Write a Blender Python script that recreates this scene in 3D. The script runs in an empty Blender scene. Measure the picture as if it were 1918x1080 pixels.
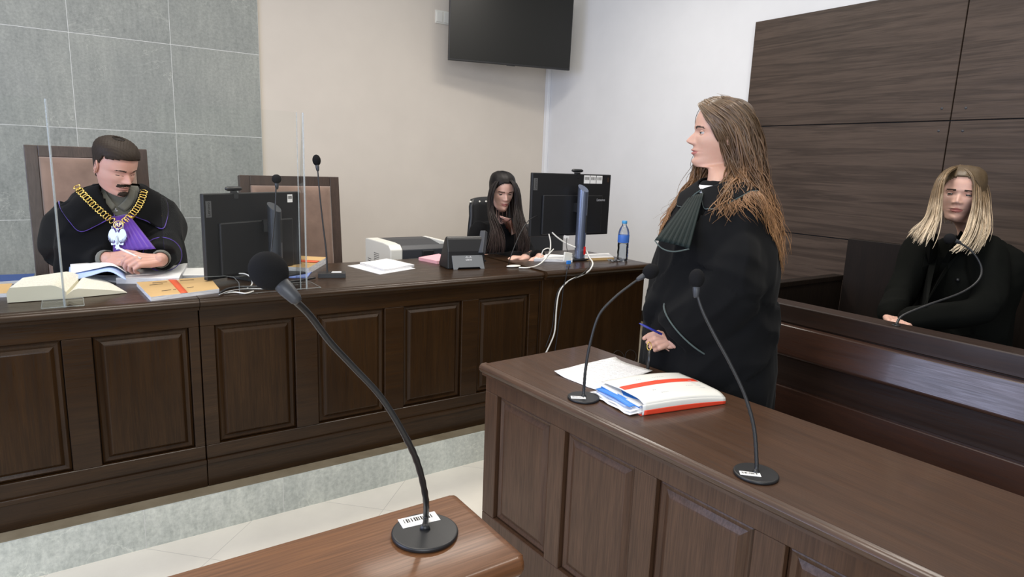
import bpy, bmesh, math, random
import numpy as np
from mathutils import Vector, Matrix, Euler, noise
from mathutils.bvhtree import BVHTree
random.seed(4)
rs = np.random.RandomState(4)
PI = math.pi
sc = bpy.context.scene
COL = sc.collection

# ------------------------------------------------------------------ camera
YAW, PITCH, ROLL, FPX = math.radians(34.603), math.radians(10.813), math.radians(2.131), 1215.75
CAM = Vector((0, 0, 1.45))
_f = Vector((math.sin(YAW)*math.cos(PITCH), math.cos(YAW)*math.cos(PITCH), -math.sin(PITCH)))
_r0 = Vector((math.cos(YAW), -math.sin(YAW), 0)); _u0 = _r0.cross(_f)
_r = math.cos(ROLL)*_r0 + math.sin(ROLL)*_u0
_u = -math.sin(ROLL)*_r0 + math.cos(ROLL)*_u0
cd = bpy.data.cameras.new('camera'); cam = bpy.data.objects.new('camera', cd); COL.objects.link(cam)
cd.sensor_width = 36; cd.lens = FPX/1918*36; cd.clip_start = .02
cam.matrix_world = Matrix((( _r.x,_u.x,-_f.x,0),( _r.y,_u.y,-_f.y,0),( _r.z,_u.z,-_f.z,1.45),(0,0,0,1)))
sc.camera = cam

# ------------------------------------------------------------------ light
w = bpy.data.worlds.new('world'); sc.world = w; w.use_nodes = True
w.node_tree.nodes['Background'].inputs[0].default_value = (1, .985, .94, 1)
w.node_tree.nodes['Background'].inputs[1].default_value = .42
def area(name, loc, target, sx, sy, power, col):
    l = bpy.data.lights.new(name, 'AREA'); l.shape = 'RECTANGLE'; l.size = sx; l.size_y = sy
    l.energy = power; l.color = col
    o = bpy.data.objects.new(name, l); COL.objects.link(o); o.location = loc
    o.rotation_euler = (Vector(target)-Vector(loc)).to_track_quat('-Z', 'Y').to_euler()
    return o
area('window_daylight', (-3.0, 1.9, 2.0), (3.5, 2.1, 1.5), 3.0, 1.7, 105, (.58, .68, 1))
area('rear_window_daylight', (-1.6, -2.6, 2.1), (2.0, 3.0, 1.0), 2.6, 1.6, 95, (.88, .93, 1))
for i, (x, y) in enumerate([(.2, 1.2), (.2, 3.3), (2.4, 1.2), (2.4, 3.3)]):
    area('ceiling_lamp', (x, y, 3.25), (x, y, 0), 1.15, .45, 29, (1, .93, .84))
sc.view_settings.view_transform = 'Standard'; sc.view_settings.look = 'None'
sc.view_settings.gamma = 1; sc.view_settings.use_curve_mapping = False
sc.view_settings.exposure = 0.2

# ------------------------------------------------------------------ pixel rays to real points
def ray(x, y): return _f + _r*((x-959)/FPX) - _u*((y-540)/FPX)
def PZ(x, y, z): d = ray(x, y); return CAM + d*((z-CAM.z)/d.z)
def PY(x, y, Y): d = ray(x, y); return CAM + d*(Y/d.y)
def PX(x, y, X): d = ray(x, y); return CAM + d*(X/d.x)
def PD(x, y, D): return CAM + ray(x, y)*D          # D = depth along the view
def depth(p): return (Vector(p)-CAM).dot(_f)

# ------------------------------------------------------------------ materials
MT = {}
def mat(name, col, rough=.5, metal=0, spec=.5, coat=0, sheen=0, build=None, sss=0):
    m = bpy.data.materials.new(name); m.use_nodes = True; nt = m.node_tree
    b = nt.nodes['Principled BSDF']
    b.inputs['Base Color'].default_value = (*col, 1); b.inputs['Roughness'].default_value = rough
    b.inputs['Metallic'].default_value = metal; b.inputs['Specular IOR Level'].default_value = spec
    b.inputs['Coat Weight'].default_value = coat; b.inputs['Coat Roughness'].default_value = .12
    b.inputs['Sheen Weight'].default_value = sheen
    if sss: b.inputs['Subsurface Weight'].default_value = sss; b.inputs['Subsurface Radius'].default_value = (.01,.004,.002); b.inputs['Subsurface Scale'].default_value = 1
    if build: build(nt, b)
    MT[name] = m; return m
def N(nt, t, **k):
    n = nt.nodes.new(t)
    for a, v in k.items():
        if a.startswith('i_'): n.inputs[a[2:].replace('_', ' ')].default_value = v
        else: setattr(n, a, v)
    return n
def pos(nt, scale=(1,1,1), rot=(0,0,0)):
    g = nt.nodes.new('ShaderNodeNewGeometry'); mp = nt.nodes.new('ShaderNodeMapping')
    mp.inputs['Scale'].default_value = scale; mp.inputs['Rotation'].default_value = rot
    nt.links.new(g.outputs['Position'], mp.inputs['Vector']); return mp.outputs[0]
def ramp(nt, fac, stops):
    r = nt.nodes.new('ShaderNodeValToRGB'); e = r.color_ramp.elements
    while len(e) < len(stops): e.new(.5)
    for k, (p, c) in enumerate(stops): e[k].position = p; e[k].color = (*c, 1)
    nt.links.new(fac, r.inputs[0]); return r.outputs[0]
def noise_tex(nt, vec, scale, detail=4, rough=.6, dist=0):
    n = N(nt, 'ShaderNodeTexNoise'); n.inputs['Scale'].default_value = scale; n.inputs['Detail'].default_value = detail
    n.inputs['Roughness'].default_value = rough; n.inputs['Distortion'].default_value = dist
    nt.links.new(vec, n.inputs['Vector']); return n.outputs[0]
def bump(nt, b, fac, strength=.2, dist=.002):
    n = N(nt, 'ShaderNodeBump'); n.inputs['Strength'].default_value = strength; n.inputs['Distance'].default_value = dist
    nt.links.new(fac, n.inputs['Height']); nt.links.new(n.outputs[0], b.inputs['Normal'])
def mixc(nt, fac, a, b, mode='MIX'):
    n = N(nt, 'ShaderNodeMix', data_type='RGBA', blend_type=mode)
    if isinstance(fac, float): n.inputs[0].default_value = fac
    else: nt.links.new(fac, n.inputs[0])
    for i, v in ((6, a), (7, b)):
        if isinstance(v, tuple): n.inputs[i].default_value = (*v, 1)
        else: nt.links.new(v, n.inputs[i])
    return n.outputs[2]
def math_(nt, op, a, b=None, c=None):
    n = N(nt, 'ShaderNodeMath', operation=op)
    for i, v in enumerate((a, b, c)):
        if v is None: continue
        if isinstance(v, (int, float)): n.inputs[i].default_value = v
        else: nt.links.new(v, n.inputs[i])
    return n.outputs[0]
def wood(name, dark, light, axis, rough=.3, coat=.3, scale=1, streak=0, spec=.5, pores=0):
    """grain runs along the axis"""
    s = [26, 26, 26]; s[axis] = 1.6
    def bld(nt, b):
        v = pos(nt, tuple(k*scale for k in s)); n1 = noise_tex(nt, v, 1, 5, .65, .6)
        s2 = [260, 260, 260]; s2[axis] = 9
        n2 = noise_tex(nt, pos(nt, tuple(s2)), 1, 2, .5)
        n3 = noise_tex(nt, pos(nt, (2.2, 2.2, 2.2)), 1, 3)
        c = ramp(nt, n1, [(.3, dark), (.72, light)])
        c = mixc(nt, .35, c, ramp(nt, n3, [(.35, dark), (.7, light)]))
        c = mixc(nt, .55, c, ramp(nt, n2, [(.35, (.55,.55,.55)), (.62, (1.1,1.1,1.1))]), 'MULTIPLY')
        if streak:
            s4 = [7, 7, 7]; s4[axis] = .32
            n4 = noise_tex(nt, pos(nt, tuple(s4)), 1.6, 5, .6, .35)
            c = mixc(nt, streak, c, ramp(nt, n4, [(.36, dark), (.5, light), (.56, dark), (.66, light)]))
        nt.links.new(c, b.inputs['Base Color'])
        r = ramp(nt, n2, [(.3, (rough+.12,)*3), (.7, (rough-.04,)*3)]); nt.links.new(r, b.inputs['Roughness'])
        bump(nt, b, n2, .12, .0006)
    return mat(name, light, rough, coat=coat, spec=spec, build=bld)
BD, BL = (.0175, .0078, .0026), (.042, .0200, .0070)
wood('bench_wood_x', BD, BL, 0, coat=.10, spec=.25); wood('bench_wood_z', BD, BL, 2, coat=.04, spec=.2)
DD, DL = (.046, .0225, .0120), (.088, .045, .025)
wood('desk_wood_y', DD, DL, 1, rough=.34, coat=.2, spec=.4); wood('desk_wood_z', DD, DL, 2, rough=.42, coat=.1, spec=.3)
wood('stand_wood', (.105, .040, .014), (.185, .080, .031), 0, rough=.38, coat=.15, spec=.3)
wood('dock_wood', (.016, .0085, .006), (.040, .021, .0145), 1, rough=.36)
wood('dock_board', (.028, .012, .0075), (.062, .028, .018), 1, rough=.3)
wood('dark_wood', (.006, .004, .0025), (.015, .009, .006), 2, rough=.45, coat=.0, spec=.25)
wood('wall_panel_wood', (.030, .0195, .014), (.082, .057, .043), 1, rough=.5, coat=0, streak=.6, spec=.3)
wood('chair_wood', (.030, .017, .012), (.066, .040, .029), 2, rough=.4, coat=.1)
def stone_build(axes, ox, oz, sx, sz, joint=True, gain=(1,1,1)):
    def bld(nt, b):
        g = nt.nodes.new('ShaderNodeNewGeometry'); sp = nt.nodes.new('ShaderNodeSeparateXYZ'); nt.links.new(g.outputs['Position'], sp.inputs[0])
        X, Z = sp.outputs[axes[0]], sp.outputs[axes[1]]
        u = math_(nt, 'DIVIDE', math_(nt, 'SUBTRACT', X, ox), sx); v = math_(nt, 'DIVIDE', math_(nt, 'SUBTRACT', Z, oz), sz)
        fu, fv = math_(nt, 'FLOOR', u), math_(nt, 'FLOOR', v)
        cmb = nt.nodes.new('ShaderNodeCombineXYZ'); nt.links.new(fu, cmb.inputs[0]); nt.links.new(fv, cmb.inputs[1])
        wn = nt.nodes.new('ShaderNodeTexWhiteNoise'); nt.links.new(cmb.outputs[0], wn.inputs['Vector'])
        off = N(nt, 'ShaderNodeVectorMath', operation='MULTIPLY_ADD'); nt.links.new(wn.outputs['Color'], off.inputs[0]); off.inputs[1].default_value = (9, 9, 9); nt.links.new(g.outputs['Position'], off.inputs[2])
        def mp(s, r=(0,0,0)):
            m = nt.nodes.new('ShaderNodeMapping'); m.inputs['Scale'].default_value = s; m.inputs['Rotation'].default_value = r; nt.links.new(off.outputs[0], m.inputs['Vector']); return m.outputs[0]
        a = noise_tex(nt, mp((60, 60, 60), (0,0,0)), 1, 5, .7)
        st = noise_tex(nt, mp((28, 28, 3)), 1, 4, .6, .4)
        di = noise_tex(nt, mp((34, 34, 9), (0, .9, 0)), 1, 4, .7, .5)
        sel = math_(nt, 'GREATER_THAN', wn.outputs['Value'], .55)
        base = mixc(nt, sel, ramp(nt, st, [(.3, (.27,.295,.292)), (.7, (.40,.425,.418))]), ramp(nt, di, [(.3, (.22,.245,.243)), (.7, (.43,.455,.45))]))
        base = mixc(nt, .5, base, ramp(nt, a, [(.3, (.20,.22,.22)), (.7, (.45,.475,.47))]))
        vn = noise_tex(nt, mp((1.5, 1.5, 2.1), (0,.5,0)), 1.3, 5, .6, 1.5)
        vein = mixc(nt, 1.0, ramp(nt, vn, [(.492, (0,0,0)), (.5, (.5,.5,.5)), (.508, (0,0,0))]), ramp(nt, noise_tex(nt, mp((1.1,1.1,1.1)), 1.0, 2), [(.50, (0,0,0)), (.60, (1,1,1))]), 'MULTIPLY')
        base = mixc(nt, vein, base, (.62, .64, .62))
        cl = noise_tex(nt, mp((1.6,1.6,1.6)), 1.2, 3, .6)
        base = mixc(nt, .5, base, ramp(nt, cl, [(.35, (.8,.82,.84)), (.65, (1.12,1.12,1.1))]), 'MULTIPLY')
        base = mixc(nt, 1.0, base, tuple(gain), 'MULTIPLY')
        if joint:
            ju = math_(nt, 'LESS_THAN', math_(nt, 'PINGPONG', u, .5), .0022); jv = math_(nt, 'LESS_THAN', math_(nt, 'PINGPONG', v, .5), .0026)
            base = mixc(nt, math_(nt, 'MAXIMUM', ju, jv), base, (.66, .67, .65))
        nt.links.new(base, b.inputs['Base Color'])
        bump(nt, b, a, .15, .001)
    return bld
mat('stone_wall', (.3,.3,.3), .5, build=stone_build((0, 2), .097, -.255, .6, .6125, gain=(.84,.82,.76)))
mat('riser_stone', (.3,.3,.3), .4, build=stone_build((0, 2), -.35, -.3, .5, .6, True, gain=(1.75,1.72,1.6)))
def cream(nt, b):
    v = pos(nt, (2.1, 2.1, 2.1), (0, 0, .785)); br = N(nt, 'ShaderNodeTexBrick'); br.offset = 0
    for k, val in (('Scale', 1), ('Mortar Size', .003), ('Brick Width', 1.), ('Row Height', 1.)): br.inputs[k].default_value = val
    br.inputs['Color1'].default_value = (.76,.72,.63,1); br.inputs['Color2'].default_value = (.79,.75,.66,1); br.inputs['Mortar'].default_value = (.56,.53,.47,1)
    nt.links.new(v, br.inputs['Vector'])
    n = noise_tex(nt, pos(nt, (3, 3, 3)), 2, 5)
    nt.links.new(mixc(nt, .6, br.outputs[0], ramp(nt, n, [(.3, (.9,.9,.88)), (.7, (1.04,1.04,1.02))]), 'MULTIPLY'), b.inputs['Base Color'])
mat('floor_tile', (.7,.68,.6), .28, build=cream)
def podium_b(nt, b):
    nt.links.new(ramp(nt, noise_tex(nt, pos(nt, (5,5,5)), 2), [(.3, (.19,.155,.10)), (.7, (.26,.22,.15))]), b.inputs['Base Color'])
mat('podium_floor', (.3,.25,.18), .35, build=podium_b)
def paint(c, amt=.03):
    def bld(nt, b):
        n = noise_tex(nt, pos(nt, (1.2,1.2,1.2)), 2, 6)
        nt.links.new(ramp(nt, n, [(.3, tuple(k*(1-amt) for k in c)), (.7, tuple(min(1, k*(1+amt)) for k in c))]), b.inputs['Base Color'])
        bump(nt, b, noise_tex(nt, pos(nt, (300,300,300)), 1, 2), .05, .0005)
    return bld
mat('beige_wall', (.62,.57,.49), .9, spec=.2, build=paint((.63,.575,.505)))
mat('white_wall', (.70,.70,.71), .9, spec=.2, build=paint((.70,.705,.715)))
mat('white_plastic', (.75,.74,.68), .4); mat('cable_white', (.72,.71,.66), .45)
mat('trunking', (.80,.81,.83), .4)
mat('black_plastic', (.012,.0125,.014), .42); mat('black_matte', (.014,.0145,.016), .75)
mat('dark_grey_plastic', (.035,.038,.045), .45); mat('screen_glass', (.012,.012,.011), .3, spec=.35)
mat('foam', (.010,.010,.011), .95, spec=.1, build=lambda nt, b: bump(nt, b, noise_tex(nt, pos(nt, (900,)*3), 1, 2), .5, .001))
mat('metal_grey', (.30,.31,.32), .35, metal=.8); mat('blue_grey_metal', (.16,.19,.27), .3, metal=.7)
mat('silver', (.75,.78,.82), .25, metal=1); mat('gold', (.80,.58,.17), .28, metal=1)
mat('dull_silver', (.42,.46,.50), .4, metal=.6); mat('phone_silver', (.22,.23,.235), .45, metal=.3); mat('column_grey', (.045,.05,.06), .35, metal=.4)
mat('red_light', (.7,.02,.02), .4); mat('blue_cap', (.05,.30,.62), .35); mat('usb_blue', (.05,.16,.55), .4)
def fabric(name, c, rough=.95, sheen=.3, amt=.25, sc_=120, spec=.15):
    def bld(nt, b):
        n = noise_tex(nt, pos(nt, (sc_,)*3), 1, 3); n2 = noise_tex(nt, pos(nt, (7,)*3), 1, 4)
        cc = ramp(nt, n2, [(.3, tuple(k*(1-amt) for k in c)), (.7, tuple(k*(1+amt) for k in c))])
        nt.links.new(cc, b.inputs['Base Color']); bump(nt, b, n, .15, .0008)
    return mat(name, c, rough, sheen=sheen, spec=spec, build=bld)
fabric('robe_black', (.0062,.0065,.0072), sheen=.03, amt=.1, spec=.1); fabric('blazer_black', (.0048,.0053,.0045), sheen=.0, amt=.1, spec=.08)
fabric('top_black', (.006,.006,.0065), sheen=.02, spec=.1)
fabric('suede', (.20,.135,.105), sheen=.35, amt=.2); fabric('purple', (.085,.022,.27), .5, .2, .15, spec=.4)
fabric('purple_trim', (.10,.05,.36), .6); fabric('green_trim', (.06,.085,.082), .6)
fabric('jabot_green', (.0075,.0145,.0140), .6, .0, .1, spec=.2); fabric('grey_shirt', (.13,.13,.11), .9)
fabric('white_shirt', (.72,.73,.76), .8, amt=.03)
def skin_b(c, red):
    def bld(nt, b):
        n = noise_tex(nt, pos(nt, (22,)*3), 1, 4)
        nt.links.new(ramp(nt, n, [(.3, c), (.7, red)]), b.inputs['Base Color'])
    return bld
mat('skin_judge', (.62,.36,.28), .5, sss=.12, build=skin_b((.56,.335,.265), (.60,.31,.245)))
mat('skin_woman', (.6,.38,.29), .5, sss=.12, build=skin_b((.56,.345,.262), (.55,.31,.235)))
mat('skin_pale', (.68,.43,.34), .5, sss=.12, build=skin_b((.64,.41,.33), (.66,.39,.31)))
mat('lips', (.42,.15,.13), .4); mat('lips_judge', (.44,.20,.16), .5); mat('brow', (.045,.026,.018), .8); mat('lash', (.02,.013,.011), .6)
mat('eye_white', (.42,.40,.39), .3); mat('iris', (.06,.06,.05), .15)
def hairmat(name, stops, z0, z1, spec=.4, rough=.38):
    def bld(nt, b):
        g = nt.nodes.new('ShaderNodeNewGeometry'); sp = nt.nodes.new('ShaderNodeSeparateXYZ'); nt.links.new(g.outputs['Position'], sp.inputs[0])
        mr = nt.nodes.new('ShaderNodeMapRange'); nt.links.new(sp.outputs[2], mr.inputs[0]); mr.inputs[1].default_value = z1; mr.inputs[2].default_value = z0
        n = noise_tex(nt, pos(nt, (30,30,10)), 1, 4)
        f = math_(nt, 'ADD', mr.outputs[0], math_(nt, 'MULTIPLY', math_(nt, 'SUBTRACT', n, .5), .55))
        c = ramp(nt, f, stops)
        at = nt.nodes.new('ShaderNodeAttribute'); at.attribute_name = 'lock'
        c = mixc(nt, .6, c, ramp(nt, at.outputs['Fac'], [(0, (.45,.45,.45)), (1, (1.45,1.4,1.35))]), 'MULTIPLY')
        fn = noise_tex(nt, pos(nt, (420,420,60)), 1, 2)
        c = mixc(nt, .5, c, ramp(nt, fn, [(.35, (.6,.6,.6)), (.65, (1.25,1.25,1.25))]), 'MULTIPLY')
        nt.links.new(c, b.inputs['Base Color']); bump(nt, b, fn, .3, .001)
    return mat(name, stops[0][1], rough, spec=spec, build=bld)
hairmat('hair_woman', [(0, (.13,.085,.050)), (.4, (.105,.060,.033)), (.7, (.25,.13,.058)), (1, (.34,.18,.08))], 1.17, 1.70)
hairmat('hair_judge', [(0, (.040,.028,.020)), (1, (.050,.034,.024))], 1.2, 1.5, spec=.2, rough=.6)
hairmat('hair_clerk', [(0, (.010,.007,.007)), (.5, (.014,.009,.008)), (1, (.034,.019,.016))], .95, 1.36, spec=.2, rough=.5)
hairmat('hair_blonde', [(0, (.14,.095,.05)), (.30, (.22,.15,.085)), (.55, (.55,.44,.31)), (1, (.72,.62,.47))], 1.12, 1.50)
def paper_b(c, lines=True, sx=70, ang=0):
    def bld(nt, b):
        v = pos(nt, (1,1,1), (0,0,ang)); sp = nt.nodes.new('ShaderNodeSeparateXYZ'); nt.links.new(v, sp.inputs[0])
        ln = math_(nt, 'GREATER_THAN', math_(nt, 'FRACT', math_(nt, 'MULTIPLY', sp.outputs[1], sx)), .62)
        n = noise_tex(nt, pos(nt, (260, 40, 40), (0,0,ang)), 1, 2)
        t = math_(nt, 'GREATER_THAN', n, .47)
        f = math_(nt, 'MULTIPLY', math_(nt, 'MULTIPLY', ln, t), .38)
        nt.links.new(mixc(nt, f, c, (.25,.25,.28)), b.inputs['Base Color'])
    return bld if lines else None
mat('paper', (.80,.80,.80), .8); mat('paper_text', (.8,.8,.8), .8, build=paper_b((.80,.80,.80), True, 75, .2))
mat('paper_edges', (.72,.72,.74), .8, build=lambda nt, b: nt.links.new(ramp(nt, noise_tex(nt, pos(nt, (20,20,900)), 1, 2), [(.35, (.45,.46,.52)), (.6, (.80,.80,.80))]), b.inputs['Base Color']))
mat('book_page', (.74,.72,.60), .85, build=paper_b((.76,.74,.63), True, 120, .1)); mat('book_edge', (.66,.63,.50), .85)
mat('folder_tan', (.56,.36,.15), .6, build=paint((.56,.37,.16), .12)); mat('folder_white', (.72,.72,.68), .55); mat('folder_red', (.72,.055,.02), .55)
mat('orange_red', (.66,.10,.03), .6)
mat('folder_blue', (.03,.20,.62), .45); mat('blue_paper', (.20,.28,.62), .7); mat('light_blue_paper', (.42,.55,.85), .7); mat('pink_paper', (.80,.42,.48), .7); mat('navy', (.02,.06,.22), .5)
mat('ink', (.02,.02,.02), .6); mat('sticker', (.82,.82,.82), .5); mat('grey_text', (.45,.46,.5), .4); mat('leather_black', (.012,.012,.012), .35)
mat('pen_white', (.75,.75,.75), .3); mat('pen_blue', (.03,.04,.30), .3); mat('screen_dark', (.008,.008,.01), .15)
def thin_glass(name, tint, gloss=.9):
    m = bpy.data.materials.new(name); m.use_nodes = True; nt = m.node_tree; nt.nodes.clear()
    out = nt.nodes.new('ShaderNodeOutputMaterial'); t = nt.nodes.new('ShaderNodeBsdfTransparent'); t.inputs[0].default_value = (*tint, 1)
    g = nt.nodes.new('ShaderNodeBsdfGlossy'); g.inputs['Roughness'].default_value = .03; fr = nt.nodes.new('ShaderNodeFresnel'); fr.inputs[0].default_value = 1.45
    mx = nt.nodes.new('ShaderNodeMixShader')
    nt.links.new(math_(nt, 'MULTIPLY', fr.outputs[0], gloss), mx.inputs[0]); nt.links.new(t.outputs[0], mx.inputs[1]); nt.links.new(g.outputs[0], mx.inputs[2]); nt.links.new(mx.outputs[0], out.inputs[0])
    MT[name] = m
thin_glass('acrylic', (.985, .992, .988), .4); thin_glass('bottle_plastic', (.93, .95, .97))
def acr_edge(nt, b): b.inputs['Alpha'].default_value = .38
mat('acrylic_edge', (.50,.54,.53), .15, build=acr_edge)

# ------------------------------------------------------------------ geometry helpers
def V3(*a): return Vector(a)
def catmull(pts, n):
    pts = [np.array(p, float) for p in pts]; P = [2*pts[0]-pts[1]]+pts+[2*pts[-1]-pts[-2]]; out = []
    segs = len(pts)-1
    for i in range(n+1):
        t = i/n*segs; k = min(int(t), segs-1); t -= k
        a, b, c, d = P[k:k+4]
        out.append(.5*((2*b)+(-a+c)*t+(2*a-5*b+4*c-d)*t*t+(-a+3*b-3*c+d)*t**3))
    return out
class G:
    def __init__(s): s.v = []; s.f = []; s.m = []; s.a = []
    def add(s, v, f, mi=0, lock=None):
        o = len(s.v); s.v += [tuple(map(float, p)) for p in v]; s.f += [tuple(i+o for i in q) for q in f]; s.m += [mi]*len(f)
        s.a += [lock if lock is not None else .5]*len(v); return s
    def box(s, c, d, R=None, mi=0):
        v = [Vector((x*d[0]/2, y*d[1]/2, z*d[2]/2)) for x in (-1,1) for y in (-1,1) for z in (-1,1)]
        if R is not None: v = [R @ p for p in v]
        v = [p+Vector(c) for p in v]
        return s.add(v, [(0,1,3,2),(4,6,7,5),(0,4,5,1),(2,3,7,6),(0,2,6,4),(1,5,7,3)], mi)
    def bb(s, x0, x1, y0, y1, z0, z1, mi=0): return s.box(((x0+x1)/2, (y0+y1)/2, (z0+z1)/2), (abs(x1-x0), abs(y1-y0), abs(z1-z0)), None, mi)
    def loft(s, rings, cap=True, mi=0, close=True, lock=None):
        n = len(rings[0]); v = [p for r in rings for p in r]; f = []
        for i in range(len(rings)-1):
            for j in range(n if close else n-1):
                k = (j+1) % n; f.append((i*n+j, i*n+k, (i+1)*n+k, (i+1)*n+j))
        if cap: f.append(tuple(range(n-1, -1, -1))); f.append(tuple((len(rings)-1)*n+j for j in range(n)))
        return s.add(v, f, mi, lock)
    def tube(s, pts, r, n=10, cap=True, mi=0, flat=1, up=None, lock=None, rnd=False):
        pts = [Vector(p) for p in pts]; m = len(pts)
        if not hasattr(r, '__len__'): r = [r]*m
        if rnd:
            d0 = (pts[0]-pts[1]).normalized(); d1 = (pts[-1]-pts[-2]).normalized()
            pts = [pts[0]+d0*r[0]*.97, pts[0]+d0*r[0]*.7]+pts+[pts[-1]+d1*r[-1]*.7, pts[-1]+d1*r[-1]*.97]
            r = [r[0]*.2, r[0]*.7]+list(r)+[r[-1]*.7, r[-1]*.2]; m += 4
        t = (pts[1]-pts[0]).normalized(); ref = Vector(up) if up is not None else (Vector((0,0,1)) if abs(t.z) < .9 else Vector((1,0,0)))
        x = (ref - t*ref.dot(t)).normalized(); rings = []
        for i in range(m):
            t = (pts[min(i+1, m-1)]-pts[max(i-1, 0)]).normalized()
            x = (x-t*x.dot(t)).normalized(); y = t.cross(x)
            rings.append([pts[i]+x*(math.cos(a)*r[i]*flat)+y*(math.sin(a)*r[i]) for a in (2*PI*k/n for k in range(n))])
        return s.loft(rings, cap, mi, lock=lock)
    def ell(s, c, r, n=16, R=None, mi=0):
        rings = []
        for i in range(1, n):
            a = PI*i/n
            ring = [Vector((r[0]*math.sin(a)*math.cos(b), r[1]*math.sin(a)*math.sin(b), r[2]*math.cos(a))) for b in (2*PI*k/(n*2) for k in range(n*2))]
            rings.append([(R @ p if R is not None else p)+Vector(c) for p in ring])
        return s.loft(rings, True, mi)
    def lathe(s, c, prof, n=32, R=None, mi=0):
        rings = [[(R @ Vector((r*math.cos(a), r*math.sin(a), z)) if R is not None else Vector((r*math.cos(a), r*math.sin(a), z)))+Vector(c) for a in (2*PI*k/n for k in range(n))] for r, z in prof]
        return s.loft(rings, True, mi)
    def prism(s, poly, M, t, mi=0):
        """poly in the local xy plane of matrix M, thickness t along its z"""
        n = len(poly); v = [M @ Vector((x, y, 0)) for x, y in poly]+[M @ Vector((x, y, t)) for x, y in poly]
        return s.add(v, [tuple(range(n-1, -1, -1)), tuple(range(n, 2*n))]+[(i, (i+1) % n, n+(i+1) % n, n+i) for i in range(n)], mi)
    def quadprism(s, q, t, mi=0, top_mi=None):
        q = [Vector(p) for p in q]; v = q+[p+Vector((0,0,t)) for p in q]
        s.add(v, [(3,2,1,0),(0,1,5,4),(1,2,6,5),(2,3,7,6),(3,0,4,7)], mi); o = len(s.v)-8
        s.f.append((o+4,o+5,o+6,o+7)); s.m.append(mi if top_mi is None else top_mi); return s
    def torus(s, c, R_, r, M=None, n=20, k=8, ex=1, mi=0):
        rings = []
        for i in range(n):
            a = 2*PI*i/n; ring = []
            for j in range(k):
                b = 2*PI*j/k; p = Vector(((R_+r*math.cos(b))*math.cos(a)*ex, (R_+r*math.cos(b))*math.sin(a), r*math.sin(b)))
                ring.append((M @ p if M is not None else p)+Vector(c))
            rings.append(ring)
        rings.append(rings[0]); return s.loft(rings, False, mi)
    def grid(s, pts, mi=0, lock=None):
        h, w_ = len(pts), len(pts[0]); v = [p for r in pts for p in r]
        return s.add(v, [(i*w_+j, i*w_+j+1, (i+1)*w_+j+1, (i+1)*w_+j) for i in range(h-1) for j in range(w_-1)], mi, lock)
    def strip(s, prof, p0, d, up, length, mi=0):
        """extrude a profile [(out, up)] along d from p0; out = d x up"""
        d = Vector(d).normalized(); up = Vector(up); out = d.cross(up)
        r = [[Vector(p0)+out*a+up*b+d*l for a, b in prof] for l in (0, length)]
        return s.loft(r, True, mi)
def wloc(o):
    p = Vector((0,0,0))
    while o is not None: p = p+o.location; o = o.parent
    return p
def obj(name, g, mats, parent=None, smooth=True, bevel=0, seg=2, solid=0, remesh=0, smo=0, fn=None, sub=0, autos=None):
    me = bpy.data.meshes.new(name); me.from_pydata(g.v, [], g.f); me.update()
    if not isinstance(mats, (list, tuple)): mats = [mats]
    for m in mats: me.materials.append(MT[m])
    if any(g.m): me.polygons.foreach_set('material_index', g.m)
    if any(abs(x-.5) > 1e-6 for x in g.a):
        at = me.attributes.new('lock', 'FLOAT', 'POINT'); at.data.foreach_set('value', g.a)
    o = bpy.data.objects.new(name, me); COL.objects.link(o)
    bm = bmesh.new(); bm.from_mesh(me); bmesh.ops.recalc_face_normals(bm, faces=bm.faces); bm.to_mesh(me); bm.free()
    if remesh or smo or sub:
        if remesh: r = o.modifiers.new('r', 'REMESH'); r.mode = 'VOXEL'; r.voxel_size = remesh
        if smo: q = o.modifiers.new('s', 'SMOOTH'); q.iterations = smo; q.factor = .5
        if sub: q = o.modifiers.new('u', 'SUBSURF'); q.levels = sub; q.render_levels = sub
        bpy.context.view_layer.update()
        dg = bpy.context.evaluated_depsgraph_get(); me2 = bpy.data.meshes.new_from_object(o.evaluated_get(dg))
        o.modifiers.clear(); o.data = me2; bpy.data.meshes.remove(me); me = me2; me.name = name
        me.materials.clear()
        for m in mats: me.materials.append(MT[m])
    if fn:
        n = len(me.vertices); co = np.empty(n*3); me.vertices.foreach_get('co', co); no = np.empty(n*3); me.vertices.foreach_get('normal', no)
        co = fn(co.reshape(-1,3), no.reshape(-1,3)); me.vertices.foreach_set('co', np.asarray(co).ravel()); me.update()
    if parent is not None:
        o.parent = parent; me.transform(Matrix.Translation(-wloc(parent)))
    if bevel:
        b = o.modifiers.new('bevel', 'BEVEL'); b.width = bevel; b.segments = seg; b.limit_method = 'ANGLE'; b.angle_limit = math.radians(40)
    if solid:
        b = o.modifiers.new('solid', 'SOLIDIFY'); b.thickness = solid; b.offset = 0
    if smooth:
        me.shade_smooth()
        if bevel or autos:
            me.set_sharp_from_angle(angle=math.radians(autos or 40))
    return o
def thing(name, label, cat, loc=(0,0,0), group=None):
    o = bpy.data.objects.new(name, None); COL.objects.link(o); o.location = loc; o.empty_display_size = .1
    return tag(o, label, cat, group)
def tag(o, label=None, cat=None, group=None):
    if label: o['label'] = label
    if cat: o['category'] = cat
    if group: o['group'] = group
    return o
def struct(name, g, m, **k):
    o = obj(name, g, m, **k); o['kind'] = 'structure'; return o
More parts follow.
